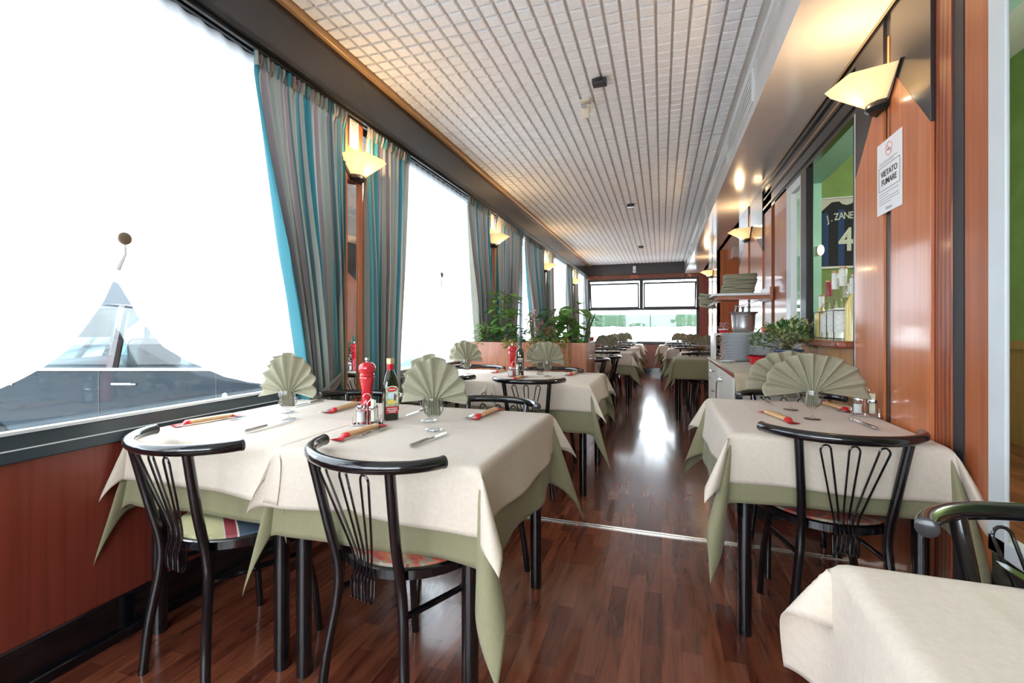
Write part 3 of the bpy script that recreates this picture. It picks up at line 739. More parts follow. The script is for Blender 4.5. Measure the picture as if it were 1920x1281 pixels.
B(-.02, .02, -.012, 0, -.04, .04).build('mount', M['brass'], e)
tag(e, 'small oval wall light on the mint wall beside the framed shirt', 'wall light')

# ================================================================== TABLES AND CLOTHS
ZT = .73
def make_cloth(name, x0, x1, y0, y1, z, h, mt, seed, petal=.45, flare=.06, wave=.012, n=64, r=.012, tip=1.0, skew=0.0, hs=None, pseed=0, pmul=(1, 1, 1, 1), skc=None):
    """square cloth draped over a rectangular top; h = overhang, hs = per side (x0,x1,y0,y1)"""
    rnd = random.Random(seed); hs = hs or (h, h, h, h)
    ph = [rnd.uniform(0, 6.28) for _ in range(12)]; r3 = random.Random(pseed); pv = [r3.uniform(.8, 1.1) * pmul[q] for q in range(4)]; sk = [r3.uniform(-.3, .3) + skew for _ in range(4)]; sk = [b_ if b_ is not None else a_ for a_, b_ in zip(sk, skc or (None,) * 4)]
    cx, cyy = (x0 + x1) / 2, (y0 + y1) / 2
    def g(s): return r * math.sin(min(s / r, PI / 2))
    def D(s):
        t = min(s / r, PI / 2); return r * (1 - math.cos(t)) + max(0, s - r * PI / 2)
    def wv(s, c, k): return wave * (math.sin(c * 9 + ph[k]) + .6 * math.sin(c * 17 + ph[k + 1])) * (s / h) ** 1.4 if s > 0 else 0
    def ax(t, a, b, ha, hb, m):
        # map t in 0..1 to sheet coordinate with m-density rows; nonuniform (fine at the edges)
        L = ha + hb + (b - a); return a - ha + L * t
    def fn(u, v):
        sx = x0 - hs[0] + (x1 - x0 + hs[0] + hs[1]) * u; sy = y0 - hs[2] + (y1 - y0 + hs[2] + hs[3]) * v
        a = (x0 - sx) if sx < x0 else (sx - x1 if sx > x1 else 0); b = (y0 - sy) if sy < y0 else (sy - y1 if sy > y1 else 0)
        gx = -1 if sx < x0 else 1; gy = -1 if sy < y0 else 1
        px_ = min(max(sx, x0), x1); py_ = min(max(sy, y0), y1)
        zz = z
        if a == 0 and b == 0:
            cr = .0016 * (math.exp(-((sx - x0 - .13) / .008) ** 2) + math.exp(-((sy - cyy) / .008) ** 2)) if r > .015 else 0
            return (px_ - cx, py_ - cyy, z + cr + .0012 * math.sin(sx * 14 + ph[0]) * math.sin(sy * 11 + ph[1]))
        if b == 0:
            return (px_ - cx + gx * (g(a) + flare * a + wv(a, sy, 2 if gx < 0 else 4)), py_ - cyy, z - D(a))
        if a == 0:
            return (px_ - cx, py_ - cyy + gy * (g(b) + flare * b + wv(b, sx, 6 if gy < 0 else 8)), z - D(b))
        c = (0 if gx < 0 else 1) + (0 if gy < 0 else 2)
        rho = math.hypot(a, b); al = math.atan2(b, a); phi = PI / 2 - al
        rr = petal * pv[c] * abs(math.sin(2 * phi)) ** .8
        ph2 = phi + sk[c] * math.sin(2 * phi)
        cr = min(1, a / .02) if a < b else min(1, b / .02)
        k = 1 + (tip - 1) * math.sin(2 * al)
        dd = D(rho) * k
        hx = g(a) + flare * a + wv(a, py_, 2 if gx < 0 else 4) * math.cos(al) ; hy = g(b) + flare * b + wv(b, px_, 6 if gy < 0 else 8) * math.sin(al)
        return (px_ - cx + gx * (hx + dd * math.sin(rr) * math.cos(ph2)), py_ - cyy + gy * (hy + dd * math.sin(rr) * math.sin(ph2)), z - dd * math.cos(rr))
    mb = MB(); mb.grid(fn, n, n)
    # stitched hem: slightly thicker rim comes from the solidify
    o = mb.build(name, mt, angle=180, solid=.0016, loc=(cx, cyy, 0))
    return o
def make_table(x0, x1, y0, y1, label, group='dining tables', zt=ZT):
    e = empty('dining_table', ((x0 + x1) / 2, (y0 + y1) / 2, 0)); a = (x1 - x0) / 2; b = (y1 - y0) / 2
    B(-a + .002, a - .002, -b + .002, b - .002, zt - .032, zt - .006).build('tabletop', M['jamb'], e, bevel=.004)
    B(-a + .04, a - .04, -b + .04, b - .04, zt - .08, zt - .032).build('apron', M['blackgloss'], e)
    for sx in (-1, 1):
        for sy in (-1, 1):
            MB().tube([(sx * (a - .035), sy * (b - .04), .0), (sx * (a - .035), sy * (b - .04), zt - .034)], .024, 16).build('leg', M['blackgloss'], e)
    return tag(e, label, 'table', group)
TABLES = {}
def dress(key, x0, x1, y0, y1, phrase, seed, n=64, hg=.31, hc=.18, top=True, hsg=None, hsc=None, petal=.42, pmul=(1, 1, 1, 1), skc=None):
    TABLES[key] = (x0, x1, y0, y1, phrase)
    make_table(x0, x1, y0, y1, 'black-legged dining table under its cloths, ' + phrase)
    o = make_cloth('sage_undercloth', x0, x1, y0, y1, ZT - .003, hg, M['undercloth'], seed, n=n, hs=hsg, tip=1.2, flare=.045, wave=.015, petal=petal * .9, pseed=seed, pmul=pmul, skc=skc)
    tag(o, 'sage green undercloth hanging below the cream cloth, ' + phrase if top else 'sage green cloth covering the table top, ' + phrase, 'tablecloth', 'sage undercloths')
    if top:
        o = make_cloth('cream_tablecloth', x0 - .003, x1 + .003, y0 - .003, y1 + .003, ZT, hc, M['cloth'], seed + 50, n=n, r=.017, flare=.10, petal=petal * 1.35, wave=.012, hs=hsc, pseed=seed, pmul=pmul, skc=skc)
        tag(o, 'cream linen tablecloth lying over the green one, ' + phrase, 'tablecloth', 'cream tablecloths')

dress('A', -1.765, -1.135, 1.13, 1.92, 'nearest left pair, window side', 1, 80, hsg=(.28, .08, .25, .31), hsc=(.17, .03, .17, .17), pmul=(.6, .5, .5, .5), skc=(.4, None, .6, None))
dress('B', -1.115, -.472, 1.13, 1.91, 'nearest left pair, aisle side', 2, 96, hsg=(.25, .30, .265, .31), hsc=(.10, .18, .18, .17), petal=.42, pmul=(.45, 1, .45, 1))
dress('C', -1.80, -1.135, 2.95, 3.75, 'second left pair, window side', 3, 56, hsg=(.02, .1, .31, .2), hsc=(.02, .03, .18, .18))
dress('D', -1.115, -.455, 2.95, 3.75, 'second left pair, aisle side', 4, 72, hsg=(.1, .31, .31, .22), hsc=(.08, .18, .18, .16))
dress('R', .25, .835, 1.78, 2.60, 'table under the no-smoking notice', 15, 96, hsg=(.33, .27, .24, .3), hsc=(.19, .24, .18, .18), pmul=(1, 1.2, 1, .5), skc=(None, .68, None, .7), petal=.42)
dress('N', .285, .865, .06, .83, 'table in the bottom right corner', 6, 80, hsg=(.05, .0, .05, .03), hsc=(.27, .0, .2, .12))
dress('E', -1.32, -.66, 4.70, 5.80, 'table right behind the wooden planter', 7, 48)
dress('G', -1.10, -.43, 6.72, 7.45, 'left aisle, second row beyond planter', 8, 48)
dress('H', -1.10, -.43, 8.55, 9.28, 'left aisle, next to last row', 9, 40)
dress('I', -1.10, -.43, 10.3, 11.0, 'left aisle, row by the end wall', 10, 40)
dress('Q3', .16, .82, 5.75, 6.42, 'plain table just beyond the sideboard', 11, 48, top=False, hg=.24)
dress('Q4', .30, .95, 6.95, 7.62, 'right side, second beyond sideboard', 12, 40)
dress('Q5', .14, .80, 8.35, 9.05, 'right side, third beyond sideboard', 13, 40, hsg=(.31, .04, .31, .31), hsc=(.18, .02, .18, .18))
dress('Q6', -.02, .64, 9.95, 10.65, 'right side, row by the end wall', 14, 40)

# ================================================================== CHAIRS
def lerp(a, b, t): return a + (b - a) * t
def smooth_path(pts, n=5):
    out = []
    P = [Vector(p) for p in pts]
    for k in range(len(P) - 1):
        p0 = P[max(0, k - 1)]; p1 = P[k]; p2 = P[k + 1]; p3 = P[min(len(P) - 1, k + 2)]
        for j in range(n):
            t = j / n
            out.append(tuple(.5 * ((2 * p1) + (-p0 + p2) * t + (2 * p0 - 5 * p1 + 4 * p2 - p3) * t * t + (-p0 + 3 * p1 - 3 * p2 + p3) * t ** 3)))
    out.append(tuple(P[-1])); return out
def make_chair(seatm, hi=True):
    e = empty('cafe_chair', (0, 0, 0)); K = M['blackgloss']; n = 12 if hi else 8
    T = math.radians(78); pts = [(  .232 * math.sin(t) / math.sin(T), -.300 + .150 * (1 - math.cos(t)) / (1 - math.cos(T)), .757) for t in [lerp(-T, T, k / 24) for k in range(25)]]
    mb = MB(); mb.tube(pts, .0165, n + 4)
    mb.build('back_rail', K, e)
    for p in (pts[0], pts[-1]):
        d = (Vector(pts[0]) - Vector(pts[1])).normalized() if p is pts[0] else (Vector(pts[-1]) - Vector(pts[-2])).normalized()
        m2 = MB().tube([Vector(p) - d * .004, Vector(p) + d * .003, Vector(p) + d * .006], [.0172, .0172, .013], 14); m2.build('end_cap', M['charcoal'], e)
    for s in (-1, 1):
        MB().tube(smooth_path([(s * .165, -.215, 0), (s * .150, -.205, .16), (s * .128, -.185, .33), (s * .122, -.188, .43), (s * .130, -.215, .55), (s * .150, -.256, .757)]), .0142, n).build('rear_leg', K, e)
        MB().tube(smooth_path([(s * .165, .185, 0), (s * .158, .165, .18), (s * .14, .13, .36), (s * .13, .11, .425)]), .0125, n).build('front_leg', K, e)
        MB().tube([(s * .130, -.188, .345), (s * .148, .145, .30)], .009, 8).build('side_stretcher', K, e)
    MB().lathe([(0, .422), (.200, .422), (.213, .430), (.213, .454), (.205, .458), (.196, .456), (0, .456)], c=(0, .012, 0), n=40).build('seat_ring', K, e)
    MB().lathe([(.199, .454), (.194, .463), (.15, .469), (0, .471)], c=(0, .012, 0), n=40).build('seat_pad', seatm, e)
    # three hairpin wires fanning up from the seat
    for i in (-1, 0, 1):
        xt = i * .078; w2 = .0145; q = []
        def back_y(z): return -.195 - (z - .45) / .30 * .085 if z > .45 else -.205
        xb = i * .026
        P = [(xb - .0065, -.215, .372), (xb - .0065, -.216, .42), (xb - .007, -.205, .47), (lerp(xb - .008, xt - w2, .3), back_y(.55), .55), (xt - w2, back_y(.715), .715)]
        arc = [(xt + w2 * math.cos(a) , back_y(.715) - .003 * math.sin(a), .715 + w2 * 1.25 * math.sin(a)) for a in [PI - PI * k / 8 for k in range(1, 8)]]
        Q = [(xt + w2, back_y(.715), .715), (lerp(xb + .008, xt + w2, .3), back_y(.55), .55), (xb + .007, -.205, .47), (xb + .0065, -.216, .42), (xb + .0065, -.215, .372)]
        path = smooth_path(P, 3) + arc + smooth_path(Q, 3)
        MB().tube(path, .0033, 7).build('back_wire', K, e)
        MB().tube([(xb - .0065, -.215, .372), (xb - .0065, -.205, .362), (xb - .0065, -.195, .37), (xb - .0065, -.193, .42)], .0033, 6).build('wire_hook', K, e)
        MB().tube([(xb + .0065, -.215, .372), (xb + .0065, -.205, .362), (xb + .0065, -.195, .37), (xb + .0065, -.193, .42)], .0033, 6).build('wire_hook', K, e)
    return e
chA = Proto(make_chair(M['seat_stripe'])); chB = Proto(make_chair(M['seat_mottled']))
R_ = math.radians
GC = 'black metal fan-back chairs'
def chair(x, y, rot, label, pr=None): (pr or chB).place((x, y, 0), R_(rot), label, 'chair', GC)
chair(-1.375, 1.20, -8, 'black metal chair with a striped navy, red and yellow seat, nearest the window', chA)
chair(-.725, 1.245, -12, 'black metal fan-back chair with mottled red seat, in front of the olive oil bottle')
chair(-1.43, 1.76, 180, 'black metal chair behind the nearest left pair, its back close to the mirror pillar')
chair(-.75, 1.77, 178, 'black metal chair facing the camera behind the olive oil and the large napkin fan')
chair(-1.49, 3.06, 6, 'black metal chair at the window side in front of the second left pair')
chair(-.86, 3.06, 8, 'black metal fan-back chair in front of the slim dark oil bottle')
chair(-1.50, 3.50, 182, 'black metal chair against the planter, behind the window-side table of the second pair')
chair(-.84, 3.48, 178, 'black metal chair against the planter, below the trailing yellow plant')
chair(.56, 1.94, 2, 'black metal fan-back chair with mottled seat at the table under the no-smoking notice')
chair(.61, 2.44, 180, 'black metal chair between the sideboard and the table under the notice')
chair(.655, .80, 176, 'black metal chair cut by the right edge of the photo, its open tube end showing')
chair(-.84, 4.97, 92, 'black metal chair seen edge-on from behind in the aisle, right beside the planter')
chair(-.76, 5.50, 88, 'black metal chair seen edge-on in the aisle, second one past the planter')
chair(-.79, 6.66, 0, 'black metal chair in front of the left aisle table two rows beyond the planter')
chair(-.77, 7.28, 180, 'black metal chair behind the left aisle table two rows beyond the planter')
chair(-.77, 8.50, 0, 'black metal chair in front of the next-to-last left aisle table')
chair(-.77, 9.12, 180, 'black metal chair behind the next-to-last left aisle table')
chair(-.77, 10.25, 0, 'black metal chair in front of the last left table by the end wall')
chair(-.77, 10.85, 180, 'black metal chair between the last left table and the end wall')
chair(.50, 6.22, 180, 'black metal chair behind the plain green-clothed table beyond the sideboard')
chair(.62, 7.02, 0, 'black metal chair in front of the second table beyond the sideboard')
chair(.62, 7.45, 180, 'black metal chair behind the second table beyond the sideboard')
chair(.45, 8.35, 0, 'black metal chair in front of the third table beyond the sideboard')
chair(.45, 8.95, 180, 'black metal chair behind the third table beyond the sideboard')
chair(.31, 9.95, 0, 'black metal chair in front of the last right-hand table by the end wall')
chair(.31, 10.55, 180, 'black metal chair behind the last right-hand table by the end wall')

# ================================================================== TABLEWARE
def make_glass():
    mb = MB(); mb.lathe([(0, .0012), (.029, .001), (.030, .0025), (.012, .005), (.0045, .010), (.0038, .034), (.006, .040), (.020, .050), (.033, .064), (.0365, .080), (.0362, .096), (.0345, .118), (.0338, .118), (.035, .096), (.0352, .080), (.0315, .065), (.018, .053), (0, .047)], n=32)
    return mb.build('stem_glass', M['glass'], angle=60)
def make_napkin(seed=0, Rt=.150, Rs=.125, phm=100, npl=9, asym=0.0, droop=.0):
    rnd = random.Random(seed); o0 = [rnd.uniform(-.12, .12) for _ in range(12)]
    pm = R_(phm)
    def fn(u, v):
        phi = (u * 2 - 1) * pm; s = math.sin(phi)
        R = Rt * math.cos(phi) ** 2 + Rs * s * s if abs(phi) < PI / 2 else Rs
        if asym and phi > 0: R *= 1 + asym * (s ** 2)
        R *= 1 + .02 * math.sin(u * 40)
        pl = abs(math.sin(PI * npl * (u + .012 * math.sin(u * 9 + seed)))) ** .8          # rounded ridges, sharp valleys
        if v < .28:                                # bunched stub down in the glass
            t = v / .28; x = math.sin(phi) * .024; z = -.058 + .058 * t; amp = .010
            return (x * (1 - .25 * t) , (pl - .5) * amp * 2.0, z)
        t = (v - .28) / .72
        r0 = .004; rad = r0 + (R - r0) * t
        x = math.sin(phi) * rad + math.sin(phi) * .018 * (1 - t) ** 2
        z = math.cos(phi) * rad + (.0 if abs(phi) < PI / 2 else 0)
        z += .0 - droop * (abs(s) ** 3) * t
        amp = .005 + .013 * t * (1 - .3 * abs(s))
        y = (pl - .5) * 2 * amp + .010 * t * t * math.sin(u * 5 + seed)
        return (x, y, z)
    mb = MB(); mb.grid(fn, npl * 10, 22)
    o = mb.build('napkin_fan', M['napkin'], angle=180, solid=.0015)
    return o
def make_fork():
    mb = MB()
    for k in range(4):
        x = (k - 1.5) * .0052
        mb.tube([(x * .9, .128, .004), (x, .145, .0035), (x, .165, .004), (x * .9, .182, .009)], [.0016, .0014, .0013, .0008], 6)
    prof = [(0, .0045), (.04, .004), (.08, .0028), (.105, .0030), (.118, .0085), (.128, .0095), (.136, .009)]
    zs = [.003, .004, .007, .007, .0045, .0035, .0038]
    b = len(mb.v)
    for (y, hw), z in zip(prof, zs):
        for x, dz in ((-hw, -.0006), (hw, -.0006), (hw * .8, .0012), (-hw * .8, .0012)): mb.v.append((x, y, z + dz))
    for k in range(len(prof) - 1):
        for j in range(4): a = b + k * 4 + j; c = b + k * 4 + (j + 1) % 4; mb.face((a, c, c + 4, a + 4))
    mb.face((b, b + 1, b + 2, b + 3)); e_ = b + (len(prof) - 1) * 4; mb.face((e_ + 3, e_ + 2, e_ + 1, e_))
    return mb.build('fork', M['chrome'])
def make_knife():
    e = empty('table_knife', (0, 0, 0))
    MB().tube([(0, 0, .006), (0, .004, .006), (0, .05, .006), (0, .09, .006), (0, .096, .006)], [.004, .0062, .0058, .0048, .004], 10).build('handle', M['steel'], e)
    mb = MB(); mb.prism([(-.004, .096), (.005, .096), (.0085, .11), (.009, .17), (.006, .195), (0, .207), (-.004, .19)], .0035, .005, 'z'); mb.build('blade', M['chrome'], e)
    return e
def make_packet():
    def fn(u, v):
        y = -.125 + .25 * u; a = 2 * PI * v; fl = 1 if .16 < u < .84 else 0
        k = min(1, max(0, (min(u, 1 - u) - .11) / .05)); k = k * k * (3 - 2 * k)
        m_ = min(u, 1 - u); w_ = .0165 - .006 * math.exp(-((m_ - .13) / .03) ** 2) + .007 * max(0, 1 - m_ / .1); h_ = .0018 + .0068 * k
        return (w_ * math.cos(a), y, .0095 * k + .003 * (1 - k) + h_ * math.sin(a))
    mb = MB(); mb.grid(fn, 30, 14, lambda u, v: (u, v)); return mb.build('breadstick_packet', M['packet'])
glassP, packP, forkP, knifeP = Proto(make_glass()), Proto(make_packet()), Proto(make_fork()), Proto(make_knife())
napP = [Proto(make_napkin(0)), Proto(make_napkin(3, Rt=.145, Rs=.12, phm=97, npl=8)), Proto(make_napkin(5, Rt=.150, Rs=.182, phm=98, npl=10, asym=.10))]
ZI = ZT + .0035
def place_set(x, y, which, where, nk=0, rot=0):
    glassP.place((x, y, ZI), 0, 'stemmed glass holding a napkin, %s place, %s' % (which, where), 'glass', 'stem glasses with napkins')
    napP[nk].place((x, y, ZI + .112), R_(rot), 'pleated sage napkin fan, %s place, %s' % (which, where), 'napkin', 'napkin fans standing in glasses')
W = {k: v[4] for k, v in TABLES.items()}
place_set(-1.42, 1.45, 'near', W['A'], 0, 8); place_set(-1.545, 1.575, 'far', W['A'], 1, 0)
place_set(-.775, 1.46, 'near', W['B'], 1, 6); place_set(-.87, 1.60, 'far', W['B'], 0, 0)
place_set(-1.47, 3.33, 'near', W['C'], 1, 0); place_set(-1.56, 3.46, 'far', W['C'], 0, 10)
place_set(-.82, 3.36, 'near', W['D'], 0, 4); place_set(-.905, 3.47, 'far', W['D'], 1, 0)
place_set(.575, 2.11, 'near', W['R'], 2, 8); place_set(.55, 2.32, 'far', W['R'], 2, 4)
for k, (x0, x1, y0, y1) in {q: TABLES[q][:4] for q in ('G', 'H', 'I', 'Q4', 'Q5', 'Q6')}.items():
    cx = (x0 + x1) / 2; cyy = (y0 + y1) / 2
    place_set(cx + .02, cyy - .07, 'near', W[k], 0, 5); place_set(cx - .10 if x0 < -.2 else cx + .12, cyy + .09, 'far', W[k], 1, -5)
def cutlery(kind, x, y, rot, label):
    pr, cat, g, dz = {'k': (knifeP, 'knife', 'table knives', 0), 'f': (forkP, 'fork', 'forks', 0), 'p': (packP, 'breadsticks', 'wrapped breadstick packets', 0)}[kind]
    pr.place((x, y, ZI + dz), R_(rot), label, cat, g)
def setting(key, pn, kn, pf, kf, gap=.022):
    """pn, kn: packet centre and knife base of the near place; pf, kf: of the far place"""
    t = W[key]
    if pn: cutlery('p', pn[0], pn[1], pn[2], 'red and gold breadstick packet, near place, %s' % t); cutlery('f', pn[0] + gap + .008, pn[1] - .07, pn[2] - 2, 'fork beside breadstick packet, near place, %s' % t)
    if kn: cutlery('k', kn[0], kn[1], kn[2], 'steel knife, near place, %s' % t)
    if pf: cutlery('p', pf[0], pf[1], pf[2] + 180, 'red and gold breadstick packet, far place, %s' % t); cutlery('f', pf[0] - gap - .006, pf[1] + .04, pf[2] + 178, 'fork beside breadstick packet, far place, %s' % t)
    if kf: cutlery('k', kf[0], kf[1], kf[2] + 180, 'steel knife, far place, %s' % t)
setting('A', (-1.69, 1.33, -12), (-1.385, 1.22, 0), (-1.365, 1.73, 4), (-1.615, 1.88, 0))
setting('B', (-.995, 1.345, -3), (-.73, 1.225, -6), (-.70, 1.80, -5), (-1.0, 1.85, 0))
setting('C', (-1.66, 3.12, 0), (-1.42, 3.05, 0), (-1.28, 3.58, 0), (-1.6, 3.68, 0))
setting('D', (-.985, 3.14, 0), (-.74, 3.05, 0), (-.66, 3.58, -4), (-.94, 3.70, 0))
setting('R', (.45, 2.10, 14), (.735, 1.96, 6), (.755, 2.45, 10), (.49, 2.64, 4))
cutlery('k', .505, .70, 3, 'steel knife with its blade end at the right edge, on the corner table')

def make_mill():
    e = empty('pepper_mill', (0, 0, 0))
    MB().lathe([(0, 0), (.029, 0), (.030, .006), (.0285, .02), (.025, .05), (.0225, .075), (.0205, .10), (.021, .125), (.0245, .15), (.027, .16), (.0285, .166), (.0285, .172), (.027, .175), (0, .175)], n=32).build('body', M['red'], e)
    MB().lathe([(0, .176), (.026, .176), (.028, .180), (.0265, .185), (.025, .187), (.030, .193), (.0325, .203), (.0325, .210), (.029, .221), (.020, .229), (.010, .232), (0, .232)], n=32).build('cap', M['red'], e)
    MB().lathe([(0, .232), (.004, .232), (.004, .236), (.0075, .238), (.0085, .243), (.006, .249), (0, .250)], n=20).build('knob', M['chrome'], e)
    return e
mp = Proto(make_mill())
mp.place((-1.105, 1.53, ZI), 0, 'glossy red pepper mill beside the olive oil bottle on the nearest tables', 'pepper mill', 'red pepper mills')
mp.place((-1.075, 3.28, ZI), 0, 'glossy red pepper mill beside the slim dark bottle on the second tables', 'pepper mill', 'red pepper mills')
mp.place((-1.0, 6.92, ZI), 0, 'small red pepper mill on the left table two rows past the planter', 'pepper mill', 'red pepper mills')
def squircle(h, w_, z, n=32, p=5):
    out = []
    for j in range(n):
        a = 2 * PI * j / n; c, s = math.cos(a), math.sin(a)
        r = (abs(c / w_) ** p + abs(s / h) ** p) ** (-1 / p); out.append((r * c, r * s, z))
    return out
def loft(rings):
    mb = MB(); n = len(rings[0])
    for r in rings: mb.v += r
    for k in range(len(rings) - 1):
        for j in range(n): mb.face((k * n + j, k * n + (j + 1) % n, (k + 1) * n + (j + 1) % n, (k + 1) * n + j))
    mb.face(list(range(n))[::-1]); mb.face([(len(rings) - 1) * n + j for j in range(n)]); return mb
# square-shouldered olive oil bottle
e = empty('olive_oil_bottle', (-1.035, 1.585, ZI), R_(46))
rg = [squircle(.026, .026, 0), squircle(.0285, .0285, .003), squircle(.0285, .0285, .14), squircle(.027, .027, .155, p=4), squircle(.021, .021, .175, p=3), squircle(.0145, .0145, .192, p=2), squircle(.0125, .0125, .205, p=2), squircle(.0125, .0125, .232, p=2)]
loft(rg).build('bottle_body', M['olive'], e, angle=60)
MB().lathe([(.0135, .196), (.0135, .222), (.0, .222)], n=24).build('neck_sleeve', M['red'], e)
mb = MB(); mb.lathe([(0, .2445), (.0140, .2445), (.0150, .242), (.0150, .222), (.0, .222)], n=28)
mb.build('screw_cap', M['gold'], e, angle=30)
lb = MB(); pl = [(-.0245, .045), (.0245, .045), (.0245, .125), (.017, .134), (0, .138), (-.017, .134), (-.0245, .125)]
lb.prism(pl, -.0295, -.0287, 'y'); lab = lb.build('front_label', M['labelpic'], e)
def lab_piece(name, poly, m, d=-.0300): MB().prism(poly, d, -.0294, 'y').build(name, m, lab)
lab_piece('red_oval', [(.019 * math.cos(a), .1225 + .0095 * math.sin(a)) for a in [2 * PI * k / 20 for k in range(20)]], M['red'], -.0303)
lab_piece('sky_patch', [(-.015, .088), (.006, .088), (.006, .108), (-.004, .112), (-.015, .108)], mat('label_sky', (.55, .72, .8), .5))
lab_piece('yellow_field', [(-.018, .066), (.012, .066), (.014, .074), (.004, .080), (-.018, .080)], mat('label_yellow', (.75, .6, .1), .5))
lab_piece('figure', [(.008, .078), (.015, .078), (.017, .095), (.012, .107), (.007, .098)], mat('label_plum', (.22, .06, .1), .5))
lab_piece('red_panel', [(-.0245, .028), (.0245, .028), (.0245, .056), (-.0245, .056)], M['labelred'])
rnd = random.Random(3)
mb = MB()
for z, a in ((.1225, .013), (.0475, .019), (.040, .02), (.0335, .013)):
    x = -a
    while x < a:
        w_ = rnd.uniform(.0015, .0028); mb.box(x, x + w_, -.0308, -.0303, z - .0017, z + .0017); x += w_ + .0009
mb.build('label_lettering', M['paper'], lab, smooth=False)['kind'] = 'stuff'
B(.0287, .0297, -.022, .022, .036, .134).build('side_label', M['label'], e)
tag(e, 'square olive oil bottle with red neck, gold cap and picture label on the nearest tables', 'oil bottle')
# slim dark bottle of the second pair
e = empty('slim_oil_bottle', (-1.03, 3.335, ZI), R_(20))
rg = [squircle(.026, .026, 0), squircle(.028, .028, .003), squircle(.028, .028, .185), squircle(.026, .026, .197, p=4), squircle(.014, .014, .207, p=2.5), squircle(.0125, .0125, .215, p=2), squircle(.0125, .0125, .285, p=2)]
loft(rg).build('bottle_body', M['olive'], e, angle=60)
MB().lathe([(0, .300), (.0140, .300), (.0145, .298), (.0145, .232), (0, .232)], n=24).build('neck_capsule', mat('dark_green_capsule', (.02, .06, .045), .35), e)
lab = MB().prism([(-.019, .04), (.019, .04), (.019, .135), (-.019, .135)], -.0292, -.0282, 'y').build('dark_label', M['ink'], e)
mb = MB()
for q in ((-.019, .019, .126, .135), (-.019, .019, .04, .043), (-.019, -.0175, .043, .126), (.0175, .019, .043, .126), (-.013, .013, .116, .119), (-.012, .012, .108, .111)): mb.box(q[0], q[1], -.0298, -.0292, q[2], q[3])
mb.build('label_border', M['paper'], lab)
MB().prism([(.0065 * math.cos(a), .155 + .0065 * math.sin(a)) for a in [2 * PI * k / 16 for k in range(16)]], -.0294, -.0282, 'y').build('round_seal', M['paper'], e)
MB().prism([(.0065 * math.cos(a), .082 + .0065 * math.sin(a)) for a in [2 * PI * k / 16 for k in range(16)]], -.0300, -.0292, 'y').build('round_emblem', M['paper'], lab)
tag(e, 'slim dark green oil bottle with a black label on the second tables', 'oil bottle')
def make_caddy():
    e = empty('condiment_caddy', (0, 0, 0))
    B(-.052, .052, -.028, .028, .0, .003).build('base_plate', M['chrome'], e, bevel=.001)
    pts = [(0, 0, .003), (0, 0, .075)] + [(.0155 * math.sin(a) * 1.0, 0, .092 - .017 * math.cos(a) + .0) for a in [0.35 + (2 * PI - .7) * k / 14 for k in range(15)]] + [(-.003, 0, .075)]
    pts = [(0, 0, .003), (0, 0, .078), (.006, 0, .086)] + [(.0155 * math.cos(a), 0, .101 + .0155 * math.sin(a)) for a in [-.6 + (PI + 1.2) * k / 12 for k in range(13)]]
    MB().tube(pts, .0017, 8).build('loop_handle', M['chrome'], e)
    for x in (-.047, .047):
        for y in (-.024, .024): MB().tube([(x, y, .003), (x, y, .032)], .0013, 6).build('post', M['chrome'], e)
    return e
def make_shaker():
    e = empty('salt_shaker', (0, 0, 0))
    MB().lathe([(0, 0), (.0165, 0), (.018, .003), (.0175, .04), (.0165, .055), (.016, .055), (.016, .008), (0, .006)], n=24).build('glass_body', M['glass'], e)
    MB().lathe([(0, .007), (.0152, .007), (.0152, .044), (0, .044)], n=20).build('salt', M['salt'], e)
    MB().lathe([(.0175, .054), (.0178, .060), (.0165, .070), (.010, .0725), (0, .073)], n=24).build('metal_cap', M['chrome'], e)
    return e
def make_holder():
    e = empty('toothpick_holder', (0, 0, 0))
    MB().lathe([(0, 0), (.0165, 0), (.018, .003), (.0175, .04), (.0165, .055), (.016, .055), (.016, .008), (0, .006)], n=24).build('glass_body', M['glass'], e)
    MB().lathe([(.0175, .052), (.0178, .060), (.0168, .066), (.0140, .066), (.0140, .052)], n=24).build('metal_collar', M['chrome'], e)
    rn = random.Random(5)
    for k in range(6):
        a = k * 1.05; x, y = .0065 * math.cos(a), .0065 * math.sin(a); h = .075 + rn.uniform(0, .018)
        mb = MB(); mb.box(x - .0035, x + .0035, y - .001, y + .001, .008, h); mb.build('toothpick_packet', M['tooth'], e)
    return e
cadP, shP, hoP = Proto(make_caddy()), Proto(make_shaker()), Proto(make_holder())
def caddy(x, y, rz, where):
    cadP.place((x, y, ZI), R_(rz), 'chrome wire condiment caddy with a loop handle, ' + where, 'caddy', 'condiment caddies')
    c, s = math.cos(R_(rz)), math.sin(R_(rz)); d = .024
    shP.place((x - d * c, y - d * s, ZI + .0032), 0, 'glass salt shaker with chrome cap in the caddy ' + where, 'salt shaker', 'salt shakers')
    hoP.place((x + d * c, y + d * s, ZI + .0032), 0, 'glass holder of wrapped toothpicks in the caddy ' + where, 'toothpick holder', 'toothpick holders')
caddy(-1.065, 1.475, 18, 'beside the olive oil bottle')
caddy(-1.045, 3.235, 12, 'beside the slim dark bottle')
caddy(.81, 2.27, -18, 'by the wall under the notice')

